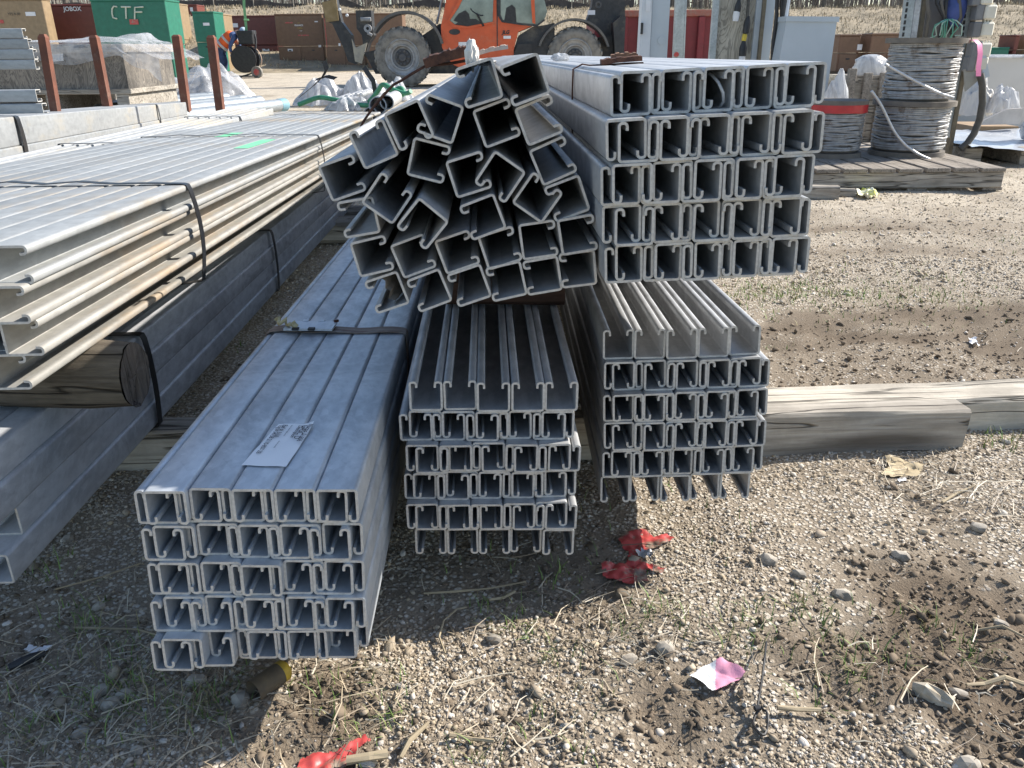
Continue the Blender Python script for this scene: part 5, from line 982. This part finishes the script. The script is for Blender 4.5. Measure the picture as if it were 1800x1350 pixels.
mb = MB(); mb.lathe(AT(1163, 71, 7.195), (0, -1, 0), [(.033, 0), (.033, .004), (.001, .004)], 20); part('knockout', mb, GREY, t, 40); slab(t, 'latch', [(1127, 40), (1131, 40), (1130, 60), (1126, 60)], 7.15, .018, DARK); slab(t, 'paper_tag', [(1136, 0), (1144, 0), (1143, 20), (1135, 20)], 7.162, .006, WHITEP)
t = thing('zinc_post', 'zinc coated post with a red dot in front of the red container', 'post', (AT(1195, 100, 7.4).x, 7.4, 0)); upright(t, 'post', 1189, 1206, 1183, 1200, 7.4, .05, GALV2); slab(t, 'side_lip', [(1206.5, -30), (1209, -30), (1203, 108), (1200.5, 108)], 7.40, .09, GALV2); mb = MB(); mb.lathe(AT(1189, 96, 7.396), (0, -1, 0), [(.021, 0), (.021, .004), (.001, .004)], 16); part('red_dot', mb, REDT, t, 40)
t = thing('plywood_board', 'electrical backboard of wavy grained plywood in a grey frame', 'backboard', (AT(1290, 100, 7).x, 7, 0)); upright(t, 'board', 1266, 1335, 1255, 1325, 7.0, .02, PLYW); upright(t, 'frame_post', 1258, 1267, 1247, 1257, 6.96, .06, GALV2); upright(t, 'side_channel', 1334, 1350, 1320, 1336, 6.97, .06, GREY); upright(t, 'bronze_bar', 1345, 1351, 1331, 1337, 6.94, .028, BRZ); upright(t, 'rear_channel', 1351, 1366, 1337, 1352, 6.99, .06, GREY)
for i, pts in enumerate((((1301, -30), (1298, 10), (1297, 19)), ((1318, -30), (1314, 25), (1312, 40), (1309, 60), (1308, 72)))):
    tt = thing('power_cable', ['short black cable with a taped white end on the plywood', 'long black cable with a yellow band hanging on the plywood'][i], 'cable', AT(*pts[0], 6.93)); mb = MB(); mb.tube([AT(u, v, 6.93) for u, v in pts], .013, 8); part('cable', mb, M('grey_black_cable', (.05, .05, .045), (.09, .085, .075), 30, .6), tt, 60)
    for (b0, b1, rr_) in ((((1299, 0), (1296, 20), .026),) if i == 0 else (((1315, 28), (1311, 58), .026), ((1307.5, 72), (1305, 98), .030))):
        p0, p1 = AT(*b0, 6.93), AT(*b1, 6.93); mb = MB(); ax = p1-p0; mb.lathe(p0, ax, [(.014, 0), (rr_, .05), (rr_, ax.length), (rr_*.8, ax.length+.004)], 14); part('boot', mb, BLACK, tt, 40)
    e = AT(*((1295, 20) if i == 0 else (1305, 98)), 6.93); mb = MB(); mb.lathe(e, (-.05, 0, -1), [(.024, 0), (.026, .03), (.022, .07)], 14); part('white_end', mb, WHITEP, tt, 40)
    if i: mb = MB(); mb.lathe(AT(1309.5, 60, 6.93), (-.1, 0, -1), [(.017, 0), (.019, .01), (.019, .04), (.017, .05)], 12); part('yellow_band', mb, YEL, tt, 40)
t = thing('grey_enclosure', 'large pale grey electrical enclosure panel behind the upper right bundle', 'enclosure', (AT(1410, 100, 6.6).x, 6.6, 0))
a0, a1, b0, b1 = AT(1384, 30, 6.6), AT(1472, 31, 6.6), AT(1369, 110, 6.6), AT(1461, 110, 6.6); f = (a0.z-.08)/(a0.z-b0.z); g0, g1 = a0.lerp(b0, f), a1.lerp(b1, f); mb = MB(); mb.prism([a0, a1, g1, g0], (0, .22, 0)); part('door', mb, GREY, t)
mb = MB(); mb.prism([a0+V3((-.012, -.012, -.03)), a1+V3((.012, -.012, -.03)), a1+V3((.012, -.012, .006)), a0+V3((-.012, -.012, .006))], (0, .25, 0)); part('top_fold', mb, GREY, t)
slab(t, 'side_gasket', [(1383, -30), (1391, -30), (1380, 106), (1368, 106)], 6.72, .05, M('dark_gasket', (.05, .05, .05))); slab(t, 'white_side', [(1391.5, -30), (1394, -30), (1374, 106), (1370, 106)], 6.66, .04, WHITEP)
mb = MB(); mb.bb(g0+V3((.05, 0, -.08)), g1+V3((-.05, .25, -.002))); part('plinth', mb, W_TIM, t)
for i, (xt, xb) in enumerate(((1367, 1357), (1375, 1365), (1381, 1369))):
    mb = MB(); mb.tube([AT(xt, -30, 6.8), AT(xt-2+i, 30, 6.8), AT(xb+2, 75, 6.8), AT(xb, 112, 6.8), AT(xb-3, 150, 6.82)], .015, 8); solo('black_cable', mb, BLACK, ['leftmost of three black cables left of the pale enclosure', 'middle of three black cables left of the pale enclosure', 'rightmost of three black cables left of the pale enclosure'][i], 'cable', AT(xb, 112, 6.8), 'black cables', 60)
# ------------------------------------------------------------------ pallet and spools
a, b = G(1330, 339), G(1766, 335); Ypl = (a.y+b.y)/2; x0, x1 = a.x, AT(1764, 330, Ypl).x; dep = 1.15; t = thing('timber_pallet', 'grey timber pallet carrying the cable spools', 'pallet', (x1-.6, Ypl, 0)); hP = .115
nb = 9
for k in range(nb):
    w_ = (x1-x0)/nb; mb = MB(); z1_ = hP+random.uniform(-.002, .003); mb.bb((x0+w_*k+.006, Ypl-.012, hP-.020), (x0+w_*(k+1)-.012, Ypl+dep, z1_), .003); part('deck_board', mb, W_TIMY, t)
for k in range(3): mb = MB(); mb.bb((x0, Ypl+k*(dep-.05)/2, .016), (x1-.01, Ypl+k*(dep-.05)/2+.045, hP-.0205), .004); part('bearer', mb, W_TIM, t)
for k in range(4): mb = MB(); mb.bb((x0+(x1-x0-.1)*k/3, Ypl+.01, 0), (x0+(x1-x0-.1)*k/3+.1, Ypl+dep-.02, .0155)); part('bottom_board', mb, W_TIMY, t)
FLX = M('flexible_conduit', (.42, .415, .41), (.25, .245, .24), 30, .55, .3, dirt=(.15, .11, .08), dscale=14, dthr=(.55, .68), lo=.3, hi=.7); FLG = M('spool_flange', (.20, .175, .145), (.13, .115, .10), 14, .9)
def spool(c, r, rf, h, name, label, top=True, bot=True, rt=None, seed=0):
    t = thing(name, label, 'cable spool', c); z0 = .028 if bot else 0
    if bot: mb = MB(); mb.lathe(c, (0, 0, 1), [(.02, 0), (rf, 0), (rf, .026), (.02, .026)], 36); part('flange', mb, FLG, t, 35)
    if top: mb = MB(); mb.lathe(c+V3((0, 0, h-.026)), (.012, 0, 1), [(.02, 0), (rt or rf, 0), (rt or rf, .026), (.02, .026)], 36); part('flange', mb, FLG, t, 35)
    mb = MB(); mb.lathe(c+V3((0, 0, z0)), (0, 0, 1), [(r*.90, 0), (r*.90, h-z0-.028)], 30); part('core', mb, M('core_shadow', (.12, .11, .10)), t)
    mb = MB(); rows_ = int((h-z0-.03)/.0108); rd = random.Random(seed); pts = []
    for k in range(rows_):
        for j in range(40):
            a_ = 2*PI*j/40; ph = k*1.7
            pts.append(V3((c.x+(r*(1+.035*mnoise.noise(V3((math.cos(a_)*1.2, math.sin(a_)*1.2, k*.9+seed)))+.03*(k % 3-1)*.6))*math.cos(a_), c.y+(r*(1+.03*mnoise.noise(V3((math.cos(a_)*2, math.sin(a_)*2, k*.9+seed)))))*math.sin(a_), c.z+z0+.009+(k+j/40)*.0108+.010*mnoise.noise(V3((math.cos(a_)*1.6+ph, math.sin(a_)*1.6, k*.5+seed)))*min(1, min(k, rows_-1-k)/2))))
    mb.tube(pts, .0066, 6); part('winding', mb, FLX, t, 60); return t
cS = G(1592, 279, hP); Ys = cS.y+.20; cL = V3((AT(1590, 277, Ys).x, Ys, hP)); kS = (Ys*cp+HC*sp)/FPX
zm = AT(1600, 180, Ys-.20).z; ztop = AT(1620, 67, Ys-.17).z
spool(cL, .187, .20, zm-hP, 'cable_spool', 'lower large spool of grey flexible conduit on the pallet', True, True, .215, 3)
cU = V3((AT(1612, 170, Ys).x, Ys, zm+.001)); spool(cU, .176, .20, ztop-zm, 'cable_spool', 'upper large spool of grey conduit stacked on the lower one', True, False, .208, 8)
cT = V3((AT(1457, 277, Ys-.04).x, Ys-.04, hP)); spool(cT, .15, .165, AT(1450, 178, Ys-.18).z-hP, 'cable_spool', 'small conduit spool with red tape beside the upper right bundle', True, True, .165, 14)
zz = AT(1460, 186, Ys-.2).z; mb = MB(); mb.grid(24, 5, lambda u, v: V3((cT.x+.166*math.cos(-2.8+u*2.7), cT.y+.166*math.sin(-2.8+u*2.7), zz-.0-v*(.040+.035*abs(mnoise.noise(V3((u*4, 2, 1))))))) ); solo('red_tape', mb, REDS, 'red tape wound around the top of the small conduit spool', 'tape', cT, smooth=60)
Yt2 = Ys-.225
for pts, lb in ((((1556, 113), (1600, 138), (1650, 164), (1676, 172)), 'straight conduit end slanting across the upper spool'), (((1532, 160), (1550, 185), (1570, 230), (1590, 255), (1615, 272), (1634, 280)), 'loose conduit end curving down over the lower spool')):
    mb = MB(); P = [AT(u, v, Yt2) for u, v in pts]; Q = [P[0]]
    for k in range(len(P)-1):
        for s_ in range(1, 6): Q.append(P[k].lerp(P[k+1], s_/5))
    for _ in range(4): Q = [Q[0]]+[(Q[i-1]+Q[i]*2+Q[i+1])/4 for i in range(1, len(Q)-1)]+[Q[-1]]
    mb.tube(Q, .0075, 8); solo('conduit_end', mb, galv('bright_conduit', (.62, .62, .63), (.5, .5, .5), .35, .4), lb, 'conduit', P[0], smooth=60)
mb = MB(); mb.ribbon([AT(1700, 71, Ys-.1), AT(1714, 70, Ys-.14), AT(1722, 78, Ys-.16), AT(1723, 95, Ys-.16), AT(1720, 118, Ys-.16), AT(1720, 134, Ys-.15)], (1, .4, 0), .036, .002); solo('pink_ribbon', mb, M('pink_flagging', (.90, .28, .50), (.80, .22, .42), 9, .6), 'pink flagging ribbon hanging from the upper spool', 'ribbon', AT(1720, 80, Ys-.1), smooth=60)
for i, (u0, v0, u1, v1, w_, h_, dz) in enumerate(((1385, 332, 1506, 330, .055, .06, .03), (1380, 347, 1472, 349, .075, .06, 0), (1420, 342, 1502, 345, .05, .035, 0))):
    p0, p1 = G(u0, v0), G(u1, v1); p0.z = p1.z = dz; timber(p0, p1, w_, h_, W_TIM, 'wood_block', ['dark upper offcut of lumber in front of the pallet', 'pale squared offcut lying nearest in front of the pallet', 'thin offcut under the dark one in front of the pallet'][i], 'lumber', .005)
# ------------------------------------------------------------------ frame with junction boxes behind the spools
Yr = Ys+.46; t = thing('strut_stand', 'upright strut stand with wires and junction boxes behind the spools', 'electrical frame', (AT(1650, 200, Yr).x, Yr, 0))
def up2(name, xt0, xt1, xb0, xb1, Y, d, mat, yb=66): return upright(t, name, xt0, xt1, xb0, xb1, Y, d, mat, -30, yb)

def slotted(name, xt0, xt1, xb0, xb1, xt, xb):
    o = up2(name, xt0, xt1, xb0, xb1, Yr, .04, GALV2); rl = rootloc(o); bm = bmesh.new(); bm.from_mesh(o.data); nf = len(bm.faces)
    for k in range(9):
        f = (k+.5)/9; r_ = bmesh.ops.create_cube(bm, size=1); bmesh.ops.scale(bm, vec=(.012, .004, .022), verts=r_['verts']); bmesh.ops.translate(bm, vec=AT(xt+(xb-xt)*f, -30+96*f, Yr-.002)-rl, verts=r_['verts'])
    bm.faces.ensure_lookup_table()
    for fc_ in bm.faces[nf:]: fc_.material_index = 1
    bm.to_mesh(o.data); bm.free(); o.data.materials.append(BLACK)
slotted('left_post', 1598, 1612, 1585, 1600, 1599.5, 1587); up2('inner_post', 1614, 1624, 1601, 1611, Yr+.02, .04, G_LL); up2('dark_post', 1627, 1634, 1614, 1621, Yr+.03, .03, BRZ); slotted('right_post', 1700, 1720, 1689, 1703, 1703, 1691.5); up2('edge_rail', 1720, 1726, 1703, 1709, Yr-.02, .05, BRZ)
slab(t, 'backboard', [(1635, -30), (1700, -30), (1690, 66), (1622, 66)], Yr+.06, .02, M('grey_backboard', (.20, .19, .185), (.15, .145, .14), 5, .8))
rd = random.Random(4)
for i in range(5):
    mb = MB(); xx = 1636+i*11; mb.tube([AT(xx+rd.uniform(-3, 3), -30, Yr-.02), AT(xx+rd.uniform(-8, 10), 5, Yr-.05), AT(xx+rd.uniform(-14, 14), 30, Yr-.05), AT(xx+rd.uniform(-12, 8), 66, Yr-.03), AT(xx-6, 80, Yr-.02)], .010, 7); part('wire', mb, BLACK if i % 2 else M('brown_cable', (.13, .115, .095)), t, 60)
for i in range(10):
    mb = MB(); c0_ = AT(1668, 32, Yr-.06); x_ = 1640+i*5; s_ = 10+abs(i-5)*2; mb.tube([AT(1664+i*.8, 34, Yr-.06), AT((1664+x_)/2+4+rd.uniform(-4, 4), 34+s_*.2+rd.uniform(-5, 3), Yr-.08), AT(x_+2+rd.uniform(-5, 5), 44+rd.uniform(-5, 5), Yr-.09), AT(x_+rd.uniform(-8, 8), 62, Yr-.08), AT(x_-2+rd.uniform(-9, 6), 60+rd.uniform(0, 14), Yr-.06)], .0035, 5); part('wire', mb, M('green_wire', (.12, .36, .26)) if i % 3 else M('pale_green_wire', (.42, .56, .48)), t, 60)
mb = MB(); mb.blob(AT(1680, 18, Yr-.02), (.05, .03, .09), .25, 2, 3, 4); part('blue_bundle', mb, M('blue_wire_bundle', (.04, .07, .22), (.06, .09, .28), 30, .6), t, 60)
for i, (u, v) in enumerate(((1722, -4), (1727, 22), (1722, 52), (1718, 88), (1712, 112))):
    q = AT(u, v, Yr-.06); mb = MB(); mb.box(q+V3((-.03, 0, 0)), (.045, .07, .085), None, .006); part('junction_box', mb, M('grey_box_plastic', (.20, .20, .205)), t)
    mb = MB(); mb.box(q+V3((.03, -.01, 0)), (.07, .06, .08), None, .010)
    for k in range(3): mb.box(q+V3((.01+k*.018, -.01, .044)), (.01, .03, .012), None, .002)
    part('white_cover', mb, M('cream_plastic', (.68, .65, .56), (.62, .58, .48)), t)
slab(t, 'hanging_panel', [(1695, 122), (1726, 112), (1724, 138), (1697, 161)], Yr-.08, .012, M('grey_panel', (.36, .36, .33))); slab(t, 'steel_flap', [(1727, 86), (1731, 86), (1740, 134), (1736, 136), (1727, 139)], Yr-.1, .012, GREY)
mb = MB(); P = [(1723, 130), (1727, 150), (1727, 180), (1722, 210), (1712, 235), (1700, 252), (1688, 262)]; mb.tube([AT(u, v, Yr-.12) for u, v in P], .020, 10); solo('cable_loop', mb, M('grey_black_hose', (.06, .057, .05), (.09, .085, .075), 20, .6), 'thick dark cable looping down right of the spools', 'cable', AT(1727, 150, Yr-.12), smooth=60)
# ------------------------------------------------------------------ things at the right edge
OFFW = M('off_white_plastic', (.60, .58, .55), (.55, .53, .50), 3, .5, dirt=(.45, .42, .36), dscale=3, dthr=(.6, .9))
Yb = 7.4; t = thing('white_bin', 'large off white bulk bin at the right edge', 'bin', (AT(1790, 190, Yb).x, Yb, 0)); A = [AT(1733, 101, Yb), AT(1860, 101, Yb), AT(1850, 200, Yb), AT(1728, 200, Yb)]; f = A[0].z/(A[0].z-A[3].z); A[3] = A[0].lerp(A[3], f); A[2] = A[1].lerp(A[2], f); mb = MB(); mb.prism(A, (0, .9, 0)); part('body', mb, OFFW, t); mb = MB(); p0, p1 = AT(1731, 98, Yb-.02), AT(1870, 102, Yb-.02); mb.bb((p0.x, Yb-.03, p1.z), (p1.x, Yb+.93, p0.z), .01); part('rim', mb, BAG, t)
heap(1712, 205, 60, 62, OFFW, 'white_sack', 'plump off white sack between the frame and the bulk bin', 'sack', Yb-.5, 31, .08, 4); heap(1760, 200, 60, 45, BAG, 'plastic_bag', 'shiny white bag in front of the bulk bin', 'plastic bag', Yb-.6, 22, .3, 4)
Yk = G(1740, 268).y+.25; mb = MB(); P = [AT(u, v, Yk) for u, v in ((1685, 250), (1712, 222), (1790, 222), (1800, 250))]; t = thing('cardboard_box', 'flattened brown cardboard box lying by the cable loop', 'cardboard box', (P[0].x, Yk, 0)); CARD = M('cardboard', (.34, .235, .14), (.28, .19, .11), 6, .85); mb.prism([V3((p.x, Yk, max(p.z, 0))) for p in P], (0, .4, 0)); part('carton', mb, CARD, t); mb = MB(); mb.prism([AT(u, v, Yk-.03) for u, v in ((1712, 220), (1792, 218), (1800, 190), (1770, 192))], (0, .02, 0)); part('flap', mb, M('pale_card', (.55, .50, .45)), t)
mb = MB(); mb.lathe(AT(1674, 247, Yk-.1), (1, .2, 0), [(.01, 0), (.045, 0), (.05, .02), (.05, .25), (.01, .25)], 16); solo('red_can', mb, REDT, 'red can lying at the end of the cable loop', 'can', AT(1674, 247, Yk-.1), smooth=40)
a, b = G(1700, 284), G(1880, 312); Yq = G(1740, 292).y; x0 = AT(1698, 270, Yq).x; t = thing('wrapped_pallet', 'pallet covered with silvery stretch wrap at the right edge', 'pallet', (x0+.4, Yq, 0)); mb = MB()
for k in range(3): mb.bb((x0+.02+k*.35, Yq+.05, 0), (x0+.13+k*.35, Yq+.9, .10), .004)
part('blocks', mb, W_TIM, t); mb = MB(); mb.grid(24, 16, lambda u, v: V3((x0+u*1.1, Yq+v*1.0-.05*(1-u)+.0, .12+.014*abs(mnoise.noise(V3((u*7, v*7, 3))))*2-.09*u*(1-v)*(1 if v < .2 else .6)))); part('wrap', mb, M('silver_wrap', (.62, .65, .69), (.48, .51, .55), 8, .25, .2), t, 60)
Yw = Yq+.35; c = AT(1800, 265, Yw); ztp = AT(1800, 42, Yw).z; mb = MB(); rings = []
for k in range(15):
    z = .12+(ztp-.12)*k/14; rr = .085*(1+.25*math.sin(k*1.3)+(.7 if k >= 13 else 0)*(k-12)/1.5); rings.append(mb.ring([V3((c.x+.06+rr*math.cos(2*PI*j/16)*(1+.2*mnoise.noise(V3((j, k, 0)))), Yw+rr*math.sin(2*PI*j/16)*(1+.2*mnoise.noise(V3((j, k, 5)))), z)) for j in range(16)]))
mb.skin(rings); solo('wrapped_column', mb, M('grey_stretch_wrap', (.50, .52, .54), (.34, .36, .38), 14, .25, .1, .4), 'upright load in wrinkled grey stretch wrap cut by the right edge', 'wrapped load', (c.x, Yw, .12), smooth=60)
for (u, v, wp, hp, s, lb) in ((1468, 182, 45, 46, 41, 'white plastic bag right of the upper right bundle'), (1745, 215, 40, 20, 44, 'crumpled clear bag on the cardboard'), (1716, 268, 30, 12, 47, 'crumpled plastic scrap by the wrapped pallet')): heap(u, v, wp, hp, BAG, 'plastic_bag', lb, 'plastic bag', G(u, v).y if v > 190 else 6.0, s, .35, 4)
Yg = 6.4; t = thing('wooden_reel_crate', 'dark weathered crate left of the upper spool', 'crate', (AT(1510, 170, Yg).x, Yg, 0)); p0, p1 = AT(1489, 128, Yg), AT(1552, 178, Yg); mb = MB(); mb.bb((p0.x, Yg, 0), (p1.x, Yg+.4, p0.z-.02)); part('box', mb, W_TIM, t)
for k in range(3): mb = MB(); xx = p0.x+(p1.x-p0.x-.06)*k/2; mb.bb((xx, Yg-.04, 0), (xx+.06, Yg-.002, p0.z+(.03 if k == 0 else 0)), .004); part('slat', mb, W_TIMY, t)
mb = MB(); mb.blob(AT(1530, 118, Yg+.15), (.12, .1, .09), .15, 2, 3, 51); solo('plastic_bag', mb, BAG, 'pale round bag on the dark weathered crate', 'plastic bag', AT(1530, 118, Yg+.15), smooth=50)
for nm, (x_, y_, z_), lb in (('a', (-2.75, 3.84, HC-.10), 'tall timber trestle under the upper crosswise stack at the far left'), ('b', (-2.5, 3.0, HC-.21), 'timber block under the lower crosswise stack at the far left')):
    mb = MB(); mb.bb((x_-.06, y_-.06, 0), (x_+.06, y_+.06, z_), .006); solo('timber_support', mb, W_TIM, lb, 'timber', (x_, y_, 0))
